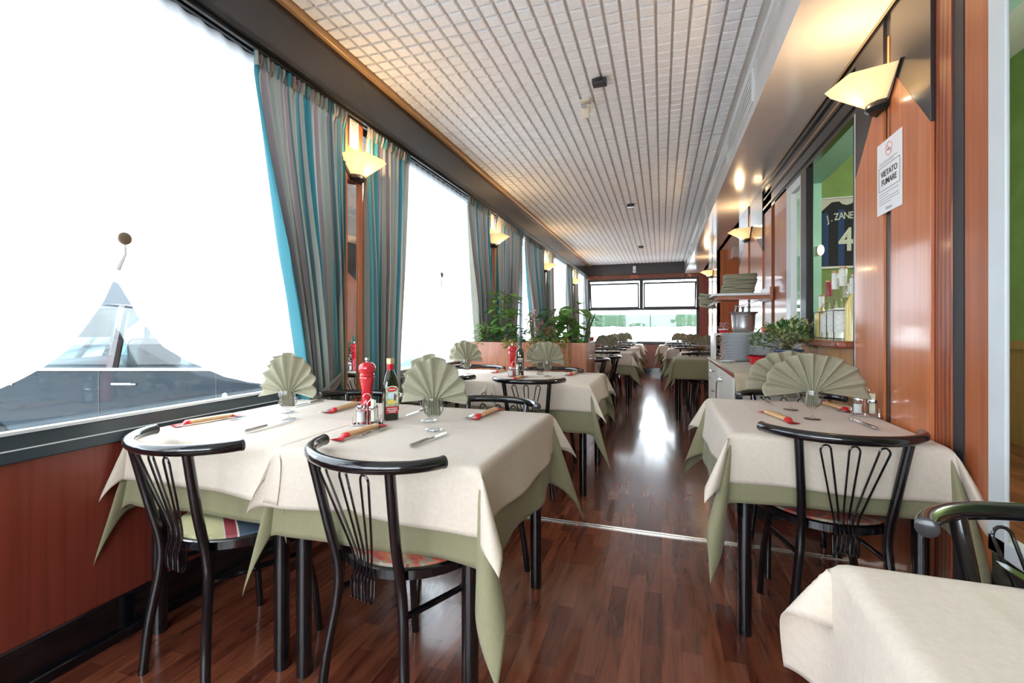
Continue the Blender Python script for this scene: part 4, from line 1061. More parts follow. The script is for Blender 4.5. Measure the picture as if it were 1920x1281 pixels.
# ================================================================== SIDEBOARD AND WHAT STANDS ON IT
SX0, SX1, SY0, SY1, SZ = .395, .872, 2.90, 4.45, .84
e = empty('sideboard', (0, 0, 0))
B(SX0 + .02, SX1, SY0 + .02, SY1, .08, SZ - .03).build('carcass', M['cream'], e, bevel=.002)
B(SX0 + .04, SX1, SY0 + .04, SY1 - .02, 0, .08).build('plinth', M['black'], e)
B(SX0, SX1, SY0, SY1, SZ - .03, SZ - .004).build('worktop', M['oak_red'], e, bevel=.003)
B(SX0 + .016, SX0 + .05, SY0 + .014, SY0 + .05, .08, SZ - .032).build('corner_post', M['black'], e)
B(SX0 + .012, SX0 + .02, 3.62, 3.66, .08, SZ - .032).build('divider_strip', M['black'], e)
d = B(SX0 + .006, SX0 + .02, 2.96, 3.61, .10, SZ - .035).build('door', M['cream'], e, bevel=.002)
MB().tube([(SX0 + .004, 3.40, .74), (SX0 - .03, 3.41, .735), (SX0 - .032, 3.44, .70), (SX0 - .032, 3.44, .60), (SX0 - .02, 3.50, .56), (SX0 + .004, 3.50, .555)], .005, 8).build('door_handle', M['chrome'], d)
MB().tube([(SX0 + .006, 3.50, .735), (SX0 - .012, 3.5, .735), (SX0 - .012, 3.58, .735), (SX0 + .006, 3.58, .735)], .006, 8).build('lock', M['chrome'], d)
for k, (z0, z1) in enumerate(((.66, SZ - .035), (.48, .65), (.30, .47), (.10, .29))):
    d = B(SX0 + .006, SX0 + .02, 3.68, 4.42, z0, z1).build('drawer', M['cream'], e, bevel=.002)
    MB().tube([(SX0 + .008, 3.92, z1 - .05), (SX0 - .015, 3.93, z1 - .05), (SX0 - .015, 4.05, z1 - .05), (SX0 + .008, 4.06, z1 - .05)], .004, 8).build('drawer_handle', M['chrome'], d)
tag(e, 'cream sideboard with chrome handles and brown edge beside the aisle on the right', 'sideboard')
# cloth on the sideboard
mb = MB()
def fn(u, v):
    x = SX0 + .004 + (SX1 - SX0 - .006) * u; s = -.12 + (SY1 - SY0 + .11) * v
    if s >= 0: return (x, SY0 + s, SZ - .0015)
    t = min(1, -s / .006)
    return (x + .01 * (-s / .12) * (1 if u < .1 else 0), SY0 - .005 * t - .006 - .004 * math.sin(u * 9) * (-s / .12), SZ - .0015 + s)
mb.grid(fn, 24, 110); o = mb.build('sideboard_cloth', M['undercloth2'] if 'undercloth2' in M else cloth_mat('tan_linen', (.46, .39, .27)), angle=60, solid=.0016)
tag(o, 'tan linen cloth covering the sideboard top and folded over its near end', 'cloth')
def make_plate():
    mb = MB(); mb.lathe([(0, .0035), (.085, .0035), (.092, .006), (.110, .012), (.132, .0165), (.1345, .0185), (.132, .0195), (.108, .0155), (.090, .0095), (.084, .008), (0, .008)], n=40)
    o = mb.build('dinner_plate', M['plate'], angle=50); return o
plP = Proto(make_plate())
ORD = ['first', 'second', 'third', 'fourth', 'fifth', 'sixth', 'seventh', 'eighth', 'ninth', 'tenth', 'eleventh', 'twelfth', 'thirteenth', 'fourteenth', 'fifteenth', 'sixteenth', 'seventeenth', 'eighteenth', 'nineteenth']
rn = random.Random(9)
def plates(x, y, z, n, dz, where):
    for k in range(n):
        lab = 'white dinner plate, %s of %s' % ('topmost' if k == n - 1 else 'bottom one' if k == 0 else ORD[n - 1 - k] + ' from the top', where)
        plP.place((x + rn.uniform(-.003, .003), y + rn.uniform(-.003, .003), z + k * dz), rn.uniform(0, 6), lab, 'plate', 'stacked plates in ' + where)
plates(.575, 3.92, SZ + .0005, 19, .0112, 'the left plate stack')
e = empty('red_plastic_tray', (.735, 3.66, SZ))
mb = MB(); rr = [squircle(.105, .12, 0), squircle(.115, .132, .055), squircle(.119, .137, .058), squircle(.113, .131, .058), squircle(.109, .127, .052), squircle(.100, .115, .004)]
loft(rr).build('tray_body', M['redplastic'], e, angle=50)
for s in (-1, 1):
    MB().tube([(s * .128, -.03, .045), (s * .15, -.025, .05), (s * .15, .025, .05), (s * .128, .03, .045)], .004, 8).build('handle', M['redplastic'], e)
tag(e, 'red plastic tray under the right plate stack on the sideboard', 'tray')
plates(.735, 3.665, SZ + .056, 15, .0112, 'the plate stack in the red tray')
e = empty('riser_box', (.60, 4.24, SZ))
for q in ((-.185, -.17, -.15, .15, 0, .215), (.17, .185, -.15, .15, 0, .215)): B(*q).build('side_panel', M['cream'], e, bevel=.002)
B(-.17, .17, -.15, .15, .2, .215).build('top_panel', M['cream'], e)
tag(e, 'cream box standing behind the plates with the aluminium pot on top', 'riser box')
e = empty('aluminium_pot', (.655, 4.24, SZ + .216))
MB().lathe([(0, 0), (.062, 0), (.072, .004), (.076, .012), (.083, .025), (.086, .06), (.090, .15), (.094, .160), (.112, .172), (.114, .176), (.110, .178), (.088, .166), (.083, .15), (.079, .02), (0, .008)], n=48).build('pot_body', M['alu'], e)
for s in (-1,):
    MB().tube([(.02, s * .092, .135), (.02, s * .108, .14), (-.02, s * .108, .14), (-.02, s * .092, .135)], .004, 8).build('pot_handle', M['chrome'], e)
tag(e, 'dull aluminium pot with a flared rim standing behind the plates', 'pot')
for k, (x, y, h, m, lab) in enumerate(((-.075, .0, .21, 'olive', 'small dark bottle neck rising from the left of the aluminium pot'), (.0, .03, .20, 'charcoal', 'dark bottle top in the middle of the aluminium pot'), (.04, -.02, .20, 'charcoal', 'dark bottle top at the right inside the aluminium pot'))):
    mb = MB(); mb.lathe([(0, 0), (.012, 0), (.012, h - .04), (.010, h - .03), (.010, h), (.012, h + .002), (.012, h + .014), (0, h + .015)], n=16)
    if k == 0: x = -.055
    o = mb.build('cruet_bottle', M[m], loc=(.655 + x, 4.24 + y, SZ + .216 + .009)); tag(o, lab, 'bottle', 'bottles in the pot')
# small flower bowl
e = empty('flower_bowl', (.485, 4.12, SZ + .216))
MB().lathe([(0, 0), (.022, 0), (.034, .02), (.038, .035), (.035, .035), (.030, .02), (0, .006)], n=28).build('bowl', M['redplastic'], e)
MB().lathe([(.0345, .026), (.0385, .036), (.0395, .0362), (.0355, .026)], n=28).build('rim_band', M['paper'], e)
def leaf_blob(pts, size, rnd, mb, up=.3, curl=.25, npts=3, asp=.45, cmf=None):
    for p, dirv in pts:
        L = size * rnd.uniform(.7, 1.25); d = Vector(dirv).normalized(); d = (d + Vector((rnd.uniform(-.5, .5), rnd.uniform(-.5, .5), rnd.uniform(-.4, .5)))).normalized()
        side = d.cross(Vector((rnd.uniform(-.4, .4), rnd.uniform(-.4, .4), 1))).normalized(); nrm = side.cross(d)
        b = len(mb.v); W_ = L * asp
        prof = [(0, .06), (.2, .75), (.45, 1), (.72, .65), (1, 0.02)]
        for t, w_ in prof:
            c = Vector(p) + d * (L * t) + nrm * (-curl * L * t * t)
            mb.v.append(tuple(c - side * W_ * .5 * w_ + nrm * .12 * W_ * w_)); mb.v.append(tuple(c)); mb.v.append(tuple(c + side * W_ * .5 * w_ + nrm * .12 * W_ * w_))
        if cmf: mb.cm = cmf(rnd)
        for k in range(len(prof) - 1):
            a = b + 3 * k; mb.face((a, a + 1, a + 4, a + 3)); mb.face((a + 1, a + 2, a + 5, a + 4))
rnd = random.Random(21)
mb = MB(); pts = []
for k in range(70):
    a = rnd.uniform(0, 6.28); r = rnd.uniform(0, .04); pts.append(((r * math.cos(a), r * math.sin(a), rnd.uniform(.03, .085)), (math.cos(a), math.sin(a), .5)))
leaf_blob(pts, .018, rnd, mb, asp=.8); mb.build('flowers', M['petal'], e)
tag(e, 'tiny red bowl of pale flowers standing left of the aluminium pot', 'flower bowl')
o = MB().grid(lambda u, v: (.50 + .14 * u, 3.735 + .04 * v + .01 * math.sin(u * 5), SZ + .003 + .002 * math.sin(u * 12)), 10, 3).build('paper_napkin', M['paper'], solid=.002); tag(o, 'crumpled white paper napkin in front of the left plate stack', 'paper napkin')
for k, (x, y, h) in enumerate(((.70, 3.60, .03), (.76, 3.66, .045), (.79, 3.72, .035))):
    zt = SZ + .056 + 15 * .0112 + .006
    o = B(-.028, .028, -.02, .02, 0, h).build('red_carton', mat('red_carton_board', (.6, .05, .04), .45, noise=.3, nscale=(60, 60, 60)) if k == 0 else bpy.data.materials['red_carton_board'], bevel=.003, loc=(x, y, zt)); o.rotation_euler = (0, 0, .3 * k)
    tag(o, ['small red carton at the left on the right plate stack', 'taller red carton in the middle on the right plate stack', 'small red carton at the back on the right plate stack'][k], 'carton', 'red cartons on the plates')
for k, (x, y, lab) in enumerate(((.43, 4.25, 'white saucer at the far left corner of the sideboard top'),)):
    mb = MB().lathe([(0, .003), (.04, .003), (.06, .012), (.061, .014), (.04, .007), (0, .007)], n=28)
    o = mb.build('saucer', M['plate'], loc=(.455, 4.02 + .0, SZ)); o.location = (.47, 4.0 - .24, SZ); tag(o, 'white saucer at the left edge of the sideboard beside the plates', 'saucer')
# shelf with folded cloths on the pier
e = empty('wall_shelf', (0, 0, 0))
B(.42, .868, 4.22, 4.60, 1.372, 1.392).build('shelf_board', M['white'], e, bevel=.003)
B(.46, .866, 4.25, 4.60, 1.34, 1.372).build('under_rail', M['jamb'], e)
B(.845, .868, 4.20, 4.60, 1.33, 1.44).build('wall_bracket', M['jamb'], e)
MB().prism([(.40, 1.30), (.425, 1.30), (.60, 1.372), (.50, 1.372)], 4.52, 4.56, 'y').build('brace', M['cream'], e)
MB().tube([(.62, 4.4, 1.285), (.86, 4.4, 1.35)], .004, 6).build('stay_rod', M['steel'], e)
tag(e, 'white wall shelf on a wooden bracket above the sideboard', 'shelf')
rn = random.Random(4)
def folded(x, y, z, w_, d_, h, tilt, label, group, seed):
    r2 = random.Random(seed); f = [r2.uniform(-1, 1) for _ in range(6)]
    rings = []
    for (s, zz) in ((.94, 0), (1, h * .2), (1.005, h * .8), (.95, h)):
        rings.append([(w_ * s * p[0] + .006 * f[0] * math.sin(p[1] * 3 + f[1]), d_ * s * p[1] + .004 * f[2], zz + .003 * math.sin(p[0] * 2.5 + f[3] * 3) + .002 * f[4] * p[1]) for p in [(q[0], q[1]) for q in squircle(1, 1, 0, 28, 6)]])
    o = loft(rings).build('folded_cloth', M['stackcloth'], angle=70, loc=(x, y, z)); o.rotation_euler = (0, tilt, f[5] * .06)
    return tag(o, label, 'folded cloth', group)
NF = 12
for k in range(NF):
    lab = {0: 'folded sage cloth at the bottom of the stack on the wall shelf', NF - 1: 'folded sage cloth on top of the stack on the wall shelf'}.get(k, 'folded sage cloth, %s from the top of the wall shelf stack' % ORD[NF - 1 - k])
    folded(.63 + rn.uniform(-.006, .006) + .002 * k, 4.39, 1.393 + k * .0142, .128, .105, .0145, 0, lab, 'cloths stacked on the shelf', k)
for k in range(5):
    folded(.41 - .012 * k * 0, 4.66 + .0 * k, 1.29 + k * .026, .07, .05, .024, .12, 'folded cloth, %s from the top of the leaning pile left of the shelf' % ORD[4 - k], 'cloths piled at the shelf end', 40 + k)
# bushy plant
e = empty('bushy_potted_plant', (.735, 3.16, SZ))
MB().lathe([(0, 0), (.055, 0), (.060, .006), (.078, .115), (.083, .12), (.083, .13), (.074, .13), (.070, .115), (0, .11)], n=36).build('pot', M['bluepot'], e)
MB().lathe([(.0, .112), (.071, .112)], n=24).build('soil', M['soil'], e)
rnd = random.Random(11); pts = []; stems = MB()
for k in range(120):
    a = rnd.uniform(0, 6.28); el = math.asin(rnd.uniform(-.25, 1)); R0 = rnd.uniform(.10, .175)
    sx = 1.12 if True else 1
    c = Vector((math.cos(a) * math.cos(el) * R0 * sx, math.sin(a) * math.cos(el) * R0, .175 + math.sin(el) * R0 * .78))
    if k < 40: stems.tube([(0, 0, .11), (c.x * .5, c.y * .5, .11 + (c.z - .11) * .7), tuple(c)], .0018, 5)
    dv = (c - Vector((0, 0, .13))).normalized()
    if c.x > .12 : c.x = .12 + (c.x - .12) * .3
    for j in range(7): pts.append((tuple(c + Vector((rnd.uniform(-.015, .015), rnd.uniform(-.015, .015), rnd.uniform(-.015, .015)))), tuple(dv + Vector((rnd.uniform(-.9, .9), rnd.uniform(-.9, .9), rnd.uniform(-.6, .9))))))
mb = MB(); leaf_blob(pts, .034, rnd, mb, asp=.42, cmf=lambda r: 0 if r.random() < .62 else 1)
for v in range(len(mb.v)):
    x, y, z = mb.v[v]
    if x > .132: mb.v[v] = (.132, y, z)
mb.build('foliage', [M['leafdark'], M['leafedge']], e); stems.build('stems', M['stem'], e)
tag(e, 'bushy variegated plant in a blue pot on the near end of the sideboard', 'potted plant')

# ================================================================== BOTTLES ON THE HATCH LEDGE
LZ = 1.0355
def liquor(x, y, h, r, kind, cap, label, tall=.35):
    e = empty('liqueur_bottle', (x, y, LZ)); nh = h * tall; bh = h - nh
    if kind == 'clear':
        MB().lathe([(0, 0), (r, 0), (r, bh * .9), (r * .8, bh * .98), (r * .36, bh * 1.08), (r * .34, h - .005), (r * .30, h - .005), (r * .32, bh * 1.08), (r * .93, bh * .88), (r * .95, .004), (0, .004)], n=28).build('bottle_body', M['bottleclear'], e)
        MB().lathe([(0, .006), (r * .90, .006), (r * .90, bh * .72), (0, bh * .72)], n=24).build('liquid', M['paleliquid'], e)
        MB().lathe([(r * 1.01, bh * .18), (r * 1.01, bh * .7)], n=20, a0=PI * .75, a1=PI * 1.9).build('label', M['paletag'], e)
    else:
        MB().lathe([(0, 0), (r, 0), (r, bh * .9), (r * .8, bh * 1.0), (r * .38, bh * 1.15), (r * .36, h - .005), (0, h - .005)], n=28).build('bottle_body', M['limoncello'], e)
    MB().lathe([(0, h + .012), (r * .36, h + .012), (r * .42, h + .008), (r * .42, h - nh * .62), (0, h - nh * .62)], n=20).build('neck_capsule', cap, e)
    MB().lathe([(0, h + .022), (r * .40, h + .022), (r * .40, h + .012), (0, h + .012)], n=20).build('cork', M['ltwood'], e)
    return tag(e, label, 'bottle', 'liqueur bottles on the hatch ledge')
liquor(.905, 2.675, .30, .034, 'yellow', M['paletag'], 'tall yellow liqueur bottle at the right end of the hatch ledge, outside the wire rack')
liquor(.90, 2.79, .36, .044, 'clear', M['paletag'], 'broad clear bottle with a pale capped neck, nearest in the wire rack')
liquor(.985, 2.80, .35, .036, 'clear', M['capred'], 'clear bottle with a wine red neck behind the broad one in the rack')
liquor(.90, 2.90, .35, .040, 'clear', M['paletag'], 'clear bottle with the tallest white neck, middle of the wire rack')
liquor(.985, 2.90, .34, .036, 'clear', M['paletag'], 'clear bottle at the back of the wire rack, mostly hidden')
liquor(.90, 3.00, .31, .038, 'clear', M['capred'], 'clear bottle with a wine red neck at the left of the rack')
liquor(.985, 3.01, .30, .034, 'clear', M['paletag'], 'clear bottle with a short pale neck in the far left corner of the rack')
liquor(.91, 3.16, .24, .034, 'yellow', M['paletag'], 'yellow liqueur bottle at the left end of the ledge, above the bushy plant')
e = empty('wire_bottle_rack', (0, 0, 0))
for z in (1.045, 1.19): MB().tube([(.84, 2.735, z), (.84, 3.055, z), (1.03, 3.055, z), (1.03, 2.735, z)], .0022, 6, closed=True).build('wire_ring', M['black'], e)
for x in (.84, 1.03):
    for y in (2.735, 2.84, 2.95, 3.055): MB().tube([(x, y, 1.036), (x, y, 1.19)], .002, 6).build('upright_wire', M['black'], e)
tag(e, 'black wire rack holding clear bottles on the hatch ledge', 'bottle rack')

# ================================================================== PLANTER
PX0, PX1, PY0, PY1, PZ = -1.78, -.635, 4.06, 4.62, .965
e = empty('wooden_planter', (0, 0, 0))
for k, q in enumerate(((PX0, PX1, PY0, PY0 + .02, 0, PZ), (PX0, PX1, PY1 - .02, PY1, 0, PZ), (PX0, PX0 + .02, PY0 + .02, PY1 - .02, 0, PZ), (PX1 - .02, PX1, PY0 + .02, PY1 - .02, 0, PZ))):
    B(*q).build('side_panel', M['planter'], e, bevel=.002)
B(PX0 + .02, PX1 - .02, PY0 + .02, PY1 - .02, PZ - .06, PZ - .04).build('soil', M['soil'], e)
B(PX0 + .43, PX0 + .436, PY0 - .003, PY0, 0, PZ).build('panel_joint', M['oak_red'], e)
tag(e, 'long reddish wood planter box dividing the left rows of tables', 'planter')
def vine(name, x, y, h, rad, n, size, m, label, seed, asp=.55, lean=(0, 0), z0=PZ - .045, nst=4, cat='plant', grp='plants growing in the wooden planter', low=.08, extra=None, curl=.25):
    rnd = random.Random(seed); e = empty(name, (x, y, z0)); st = MB(); pts = []
    paths = []
    for k in range(nst):
        a = rnd.uniform(0, 6.28); r0 = rad * rnd.uniform(.1, .5)
        P = [(rnd.uniform(-.02, .02), rnd.uniform(-.02, .02), 0), (r0 * math.cos(a) * .6 + lean[0] * .3, r0 * math.sin(a) * .6 + lean[1] * .3, h * .4), (r0 * math.cos(a) + lean[0], r0 * math.sin(a) + lean[1], h * rnd.uniform(.75, 1))]
        P = smooth_path(P, 5); paths.append(P); st.tube(P, [.006 - .004 * i / len(P) for i in range(len(P))], 6)
    for k in range(n):
        P = paths[k % nst]; t = max(low, rnd.random() ** .8) * (len(P) - 1); i = min(int(t), len(P) - 2); c = Vector(P[i]).lerp(Vector(P[i + 1]), t - i)
        a = rnd.uniform(0, 6.28); rr = rad * rnd.uniform(.1, .75); q = c + Vector((rr * math.cos(a), rr * math.sin(a), rnd.uniform(-.03, .03)))
        if k < 60: st.tube([tuple(c), tuple(c.lerp(q, .5) + Vector((0, 0, .012))), tuple(q)], .0014, 4)
        pts.append((tuple(q), (math.cos(a), math.sin(a), rnd.uniform(-.5, .3))))
    mb = MB(); leaf_blob(pts, size, rnd, mb, asp=asp, curl=curl); mb.build('foliage', m, e); st.build('stems', M['stem'], e)
    if extra: extra(e, paths, rnd)
    return tag(e, label, cat, grp)
vine('climbing_vine', -1.53, 4.35, .60, .13, 120, .10, M['leaf'], 'tall climbing vine with broad green leaves at the left end of the planter', 31, asp=.62, nst=4)
vine('fan_leaf_plant', -1.68, 4.14, .24, .10, 130, .06, M['leaf'], 'low plant with narrow bright leaves at the far left of the planter', 32, asp=.3, nst=6)
vine('broad_leaf_plant', -1.33, 4.3, .20, .10, 70, .06, M['leafdark'], 'low dark-leaved plant at the foot of the tall vine', 33, nst=5)
def blooms(m, k1, sz=.014):
    def f(e, paths, rnd):
        mb = MB(); pts = []
        for _ in range(k1):
            P = paths[rnd.randrange(len(paths))]; c = Vector(P[rnd.randrange(len(P) // 2, len(P))]) + Vector((rnd.uniform(-.06, .06), rnd.uniform(-.06, .06), rnd.uniform(-.04, .04)))
            for j in range(6): a = j * 1.047; pts.append((tuple(c), (math.cos(a), math.sin(a) * .6, math.sin(a) * .8)))
        leaf_blob(pts, sz, rnd, mb, asp=.75); mb.build('blossoms', m, e)
    return f
vine('pink_flowering_plant', -1.17, 4.20, .34, .09, 60, .035, M['leaf'], 'pink and white flowering plant behind the red pepper mill', 34, nst=7, extra=blooms(M['petal'], 34))
vine('begonia_plant', -1.02, 4.18, .20, .09, 70, .04, M['leafdark'], 'low plant dotted with white and red flowers at the middle of the planter', 35, nst=7, extra=blooms(M['petalred'], 14, .02))
vine('trailing_ivy', -1.06, 4.42, .38, .15, 90, .075, M['leafdark'], 'dark ivy spreading in the middle of the planter', 36, asp=.8, nst=6, lean=(.05, 0))
vine('heart_leaf_plant', -.83, 4.35, .40, .13, 56, .15, M['leaf'], 'plant with large heart-shaped leaves near the right end of the planter', 37, asp=.75, nst=6)
vine('feathery_shrub', -.70, 4.40, .36, .11, 330, .032, M['leaf'], 'feathery fine-leaved shrub at the right end of the planter', 38, asp=.28, nst=9, lean=(.08, 0))
def trailing(x0, label, seed, n=170, drop=.30, wid=.09):
    rnd = random.Random(seed); e = empty('trailing_plant', (x0, PY0, PZ)); pts = []; st = MB()
    for s in range(7):
        xx = rnd.uniform(-wid, wid); L = drop * rnd.uniform(.35, 1)
        P = smooth_path([(xx * .5, .10, -.03), (xx * .8, .02, .035), (xx, -.022, .0), (xx * 1.05, -.028, -L * .5), (xx * 1.0 + rnd.uniform(-.02, .02), -.024, -L)], 5); st.tube(P, .0013, 4)
        for _ in range(n // 7):
            t = rnd.random() * (len(P) - 1); i = min(int(t), len(P) - 2); c = Vector(P[i]).lerp(Vector(P[i + 1]), t - i)
            if c.z < .0: c.y = min(c.y, -.014)
            pts.append((tuple(c), (rnd.uniform(-1, 1), -.6, rnd.uniform(-.8, .3))))
    mb = MB(); leaf_blob(pts, .024, rnd, mb, asp=.6); 
    for k, v in enumerate(mb.v):
        if v[2] < 0 and v[1] > -.003: mb.v[k] = (v[0], -.003, v[2])
    mb.build('foliage', M['leafyellow'], e); st.build('stems', M['stem'], e)
    tag(e, label, 'plant', 'yellow trailing plants')
trailing(-.87, 'yellow trailing plant hanging down the planter front at its right end', 51, 210, .40)
trailing(-1.10, 'yellow trailing plant hanging down the planter behind the napkin fan', 52, 200, .36)
trailing(-1.33, 'short yellow trailing plant spilling over the planter near its left end', 53, 90, .09)

# ================================================================== OUTSIDE
struct('ground_outside', MB().box(-60, -1.96, -40, 60, -.35, -.30).box(-1.96, 40, YF + .2, 60, -.35, -.30).box(-1.96, 40, -40, YB - .2, -.35, -.30), mat('pale_asphalt', (.5, .5, .5), .8, noise=.1))
eave = MB(); eave.box(-2.26, -1.96, YB, YF + .2, 2.50, 2.62); eave.box(-2.10, -2.085, YB, YF, 2.485, 2.50)
struct('roof_eave', eave, mat('blue_grey_render', (.32, .38, .44), .6))
struct('roof', B(-2.26, 3.3, YB - .2, YF + .2, 3.76, 3.86), M['charcoal'])
def make_car(body, gl, name):
    """car along +X (front at +x), centred on y=0, wheels on z=0"""
    e = empty(name, (0, 0, 0)); 
    side = [(-2.15, .35), (-2.18, .62), (-2.12, .93), (-1.9, 1.0), (1.0, 1.0), (1.5, .93), (1.95, .80), (2.15, .62), (2.17, .35), (1.78, .25), (1.72, .5), (1.5, .64), (1.25, .64), (1.02, .5), (.96, .25), (-.98, .25), (-1.04, .5), (-1.28, .64), (-1.5, .64), (-1.72, .5), (-1.78, .25)]
    mb = MB(); mb.prism(side, -.86, .86, 'y'); mb.build('body_shell', body, e, bevel=.03, bseg=3)
    gh = MB(); n = 7
    lo = [(-1.95, .98), (1.05, .98)]; prof = [(-2.0, .98, .80), (-1.75, 1.25, .72), (-1.35, 1.43, .62), (-.5, 1.50, .58), (.05, 1.46, .60), (.45, 1.30, .68), (1.12, .985, .80)]
    b = len(gh.v)
    for x, z, yw in prof: gh.v += [(x, -yw, z), (x, yw, z), (x, -.80, .98), (x, .80, .98)]
    roof = MB(); k0 = len(prof)
    for x, z, yw in prof[1:6]: roof.v += [(x, -yw, z), (x, yw, z), (x, -yw + .0, z - .045), (x, yw, z - .045)]
    for k in range(4):
        a = k * 4; c = a + 4
        roof.face((a, c, c + 1, a + 1)); roof.face((a + 2, a + 3, c + 3, c + 2)); roof.face((a, a + 2, c + 2, c)); roof.face((a + 1, c + 1, c + 3, a + 3))
    roof.face((0, 1, 3, 2)); roof.face((16, 18, 19, 17)); roof.build('roof_panel', body, e, bevel=.01)
    for s in (-1, 1):
        for name2, P in (('front_pillar', [(.45, s * .68, 1.30), (1.10, s * .80, .985)]), ('rear_pillar', [(-1.75, s * .72, 1.24), (-1.98, s * .80, .98)]), ('centre_pillar', [(-.35, s * .585, 1.47), (-.25, s * .80, .98)]), ('quarter_pillar', [(-1.25, s * .63, 1.42), (-1.45, s * .80, .98)])):
            MB().tube(P, .032 if name2 != 'centre_pillar' else .04, 8).build(name2, M['charcoal'] if 'centre' in name2 or 'quarter' in name2 else body, e)
        MB().prism([(-1.93, .985), (1.06, .985), (.43, 1.29), (.03, 1.44), (-.5, 1.485), (-1.34, 1.42), (-1.74, 1.25)], s * .70 - .003, s * .70 + .003, 'y').build('side_window', gl, e)
        B(-1.93, 1.10, min(s * .855, s * .872), max(s * .855, s * .872), .985, 1.005).build('chrome_strip', M['slatetop'], e)
        for xd in (-.30, -1.42, .72):
            B(xd - .003, xd + .003, min(s * .858, s * .8625), max(s * .858, s * .8625), .32, .985).build('door_seam', M['ink'], e)
        for xd in (-1.15, -.08):
            MB().tube([(xd - .10, s * .862, .885), (xd - .08, s * .885, .888), (xd + .08, s * .885, .888), (xd + .10, s * .862, .885)], .009, 8).build('door_handle', M['chrome'], e)
        MB().tube([(.80, s * .855, .80), (.80, s * .872, .80)], .02, 10).build('side_repeater', M['paper'], e)
        mb = MB(); rg = squircle(.05, .09, 0, 16, 3); m3 = loft([[(p[0] * .7, p[2] - .03, p[1]) for p in [(q[0], q[1], q[2]) for q in rg]], [(p[0], .06, p[1]) for p in rg]]); m3.build('door_mirror', body, e, loc=(.92, s * .93, 1.04))
        for xw in (1.37, -1.38):
            m4 = MB(); m4.lathe([(.0, -.10), (.28, -.10), (.325, -.08), (.325, .08), (.28, .10), (.21, .095), (.20, .07), (.0, .06)], n=28); m4.xf(Matrix.Rotation(-s * PI / 2, 4, 'X')); wb = m4.build('wheel', M['ink'], e, loc=(xw, s * .80, .325))
            m5 = MB(); m5.lathe([(0, .075), (.05, .085), (.2, .07), (.205, .06), (0, .055)], n=28); m5.xf(Matrix.Rotation(-s * PI / 2, 4, 'X')); m5.build('wheel_rim', M['steel'], wb)
    ws = MB(); ws.v += [(.46, -.66, 1.30), (.46, .66, 1.30), (1.11, .79, .985), (1.11, -.79, .985)]; ws.face((0, 1, 2, 3)); ws.build('windscreen', gl, e, solid=.004)
    ws = MB(); ws.v += [(-1.75, -.70, 1.24), (-1.75, .70, 1.24), (-1.98, .79, .985), (-1.98, -.79, .985)]; ws.face((0, 1, 2, 3)); ws.build('rear_window', gl, e, solid=.004)
    B(-1.7, .95, -.70, .70, .55, .62).build('cabin_floor', M['ink'], e)
    B(.55, 1.05, -.72, .72, .80, 1.0).build('dashboard', mat('pale_dashboard', (.42, .45, .48), .5) if 'pale_dashboard' not in bpy.data.materials else bpy.data.materials['pale_dashboard'], e, bevel=.03)
    mb = MB(); mb.tube([(.0 + .17 * math.cos(a) * .35, .17 * math.sin(a), .17 * math.cos(a)) for a in [2 * PI * k / 20 for k in range(20)]], .014, 8, closed=True); mb.build('steering_wheel', M['charcoal'], e, loc=(.42, -.36, 1.0))
    for yy in (-.36, .36):
        B(-.35, -.18, yy - .23, yy + .23, .6, 1.22).build('seat_back', M['charcoal'], e, bevel=.05)
    for yy in (-.62, .62): MB().tube([(2.10, yy * .9, .70), (2.02, yy * 1.15, .72)], .07, 10).build('headlamp', M['chrome'], e)
    return e
cg = glassy('car_glass', (.80, .86, .88), 1.5)
darkp = mat('dark_blue_car_paint', (.012, .02, .027), .35, spec=.12); silver = mat('silver_car_paint', (.62, .65, .68), .25, metal=.3, coat=.6)
bluep = mat('light_blue_car_paint', (.25, .38, .5), .25, coat=.7)
# nearest car stands at an angle: its flank square to the camera
rt = (math.cos(THETA), math.sin(THETA)); fw = (-math.sin(THETA), math.cos(THETA))
def car_at(car, dep, lat, z, rz, label, grp='parked cars seen through the windows'):
    car.location = (fw[0] * dep + rt[0] * lat, fw[1] * dep + rt[1] * lat, z); car.rotation_euler = (0, 0, rz); return tag(car, label, 'car', grp)
cd = make_car(darkp, cg, 'car'); cd.scale = (.86, 1, 1)
car_at(cd, 4.26, -2.83, -.205, THETA, 'dark blue car parked right outside the nearest window, door handle showing')
car_at(make_car(silver, cg, 'car'), 6.4, -3.9, -.30, THETA + .12, 'silver car parked behind the dark one outside the nearest window')
c3 = make_car(bluep, cg, 'car'); c3.location = (-5.2, 6.6, -.30); c3.rotation_euler = (0, 0, THETA); tag(c3, 'pale blue car parked outside the second window', 'car', 'parked cars seen through the windows')
# building across the street
e = empty('building_across_street', (-16, 4, -.3))
B(-3, 0, -12, 22, 0, 4.2).build('facade', mat('pale_facade', (.62, .62, .62), .8), e)
for k in range(8): B(0, .05, -11 + k * 4, -8.6 + k * 4, .9, 3.0).build('shop_window', mat('shop_glass', (.03, .04, .05), .5) if k == 0 else bpy.data.materials['shop_glass'], e)
tag(e, 'pale low building with dark shop windows across the street, glimpsed past the cars', 'building')
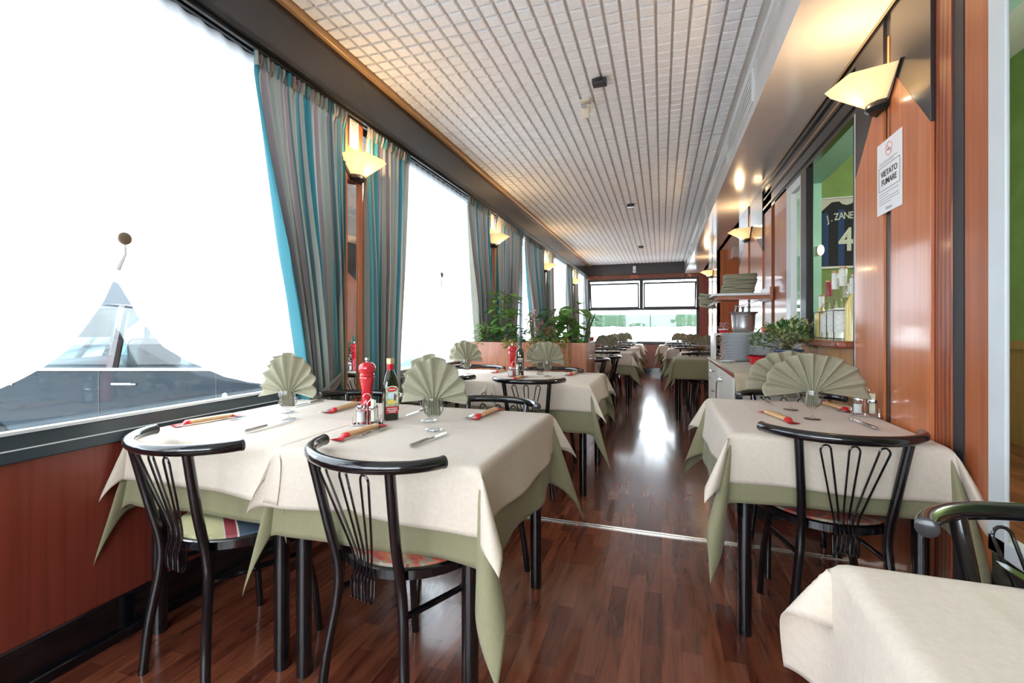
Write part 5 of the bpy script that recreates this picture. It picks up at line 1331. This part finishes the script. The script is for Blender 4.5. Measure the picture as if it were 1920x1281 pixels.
# beyond the end window: green awning, parasols and shrubs
e = empty('green_awning', (1.0, 19.5, 0))
mb = MB()
def fa(u, v):
    x = -9 + 16 * u; s = v
    return (x, -.02 * math.sin(x * 8), 1.62 + (1 - v) * .0 - .45 * v - (.035 * abs(math.sin(x * 3.2)) if v > .9 else 0))
mb.grid(fa, 220, 6); mb.build('valance', mat('green_canvas', (.025, .055, .025), .8), e, solid=.01)
mb = MB(); mb.grid(lambda u, v: (-9 + 16 * u, 1.6 * v, 1.62 + .12 * v), 20, 2); mb.build('canopy', bpy.data.materials['green_canvas'], e, solid=.01)
for x in (-8.5, 0, 6.5): MB().tube([(x, .05, -.3), (x, .05, 1.6)], .04, 8).build('post', M['steel'], e)
tag(e, 'dark green scalloped awning beyond the end window', 'awning')
canv = mat('white_canvas', (.85, .85, .88), .8)
for k, (x, y, h, lab) in enumerate(((-1.45, 16.0, 1.12, 'white garden parasol outside, at the middle of the end window'), (1.6, 18.0, 1.15, 'white garden parasol outside, at the right of the end window'))):
    e = empty('garden_parasol', (x, y, -.3)); n = 8; mb = MB()
    for j in range(n):
        a = 2 * PI * j / n; mb.v.append((1.5 * math.cos(a), 1.5 * math.sin(a), h + .3 - .55))
    mb.v.append((0, 0, h + .3))
    for j in range(n): mb.face((j, (j + 1) % n, n))
    mb.build('canopy', canv, e, smooth=False, solid=.01)
    for j in range(n): a = 2 * PI * j / n; MB().tube([(0, 0, h + .285), (1.48 * math.cos(a), 1.48 * math.sin(a), h + .3 - .565)], .012, 5).build('rib', M['charcoal'], e)
    MB().tube([(0, 0, 0), (0, 0, h + .36)], .025, 8).build('pole', M['charcoal'], e); tag(e, lab, 'parasol', 'white parasols outside')
for k, (x, y) in enumerate(((-2.6, 13.2), (-.75, 13.0), (.55, 13.4))):
    vine('outdoor_shrub', x, y, .62 + (.12 if k == 1 else 0), .42, 420, .06, leafmat('outdoor_leaf', (.008, .02, .008), (.03, .055, .03)), ['green shrub outside the left part of the end window', 'bluish green shrub outside the middle of the end window', 'low green shrub outside the right part of the end window'][k], 60 + k, asp=.4, z0=.1, nst=10, cat='shrub', grp='shrubs outside the end window')
struct('planting_bed', B(-3.2, 1.2, 12.6, 13.9, -.3, .12), M['soil'])
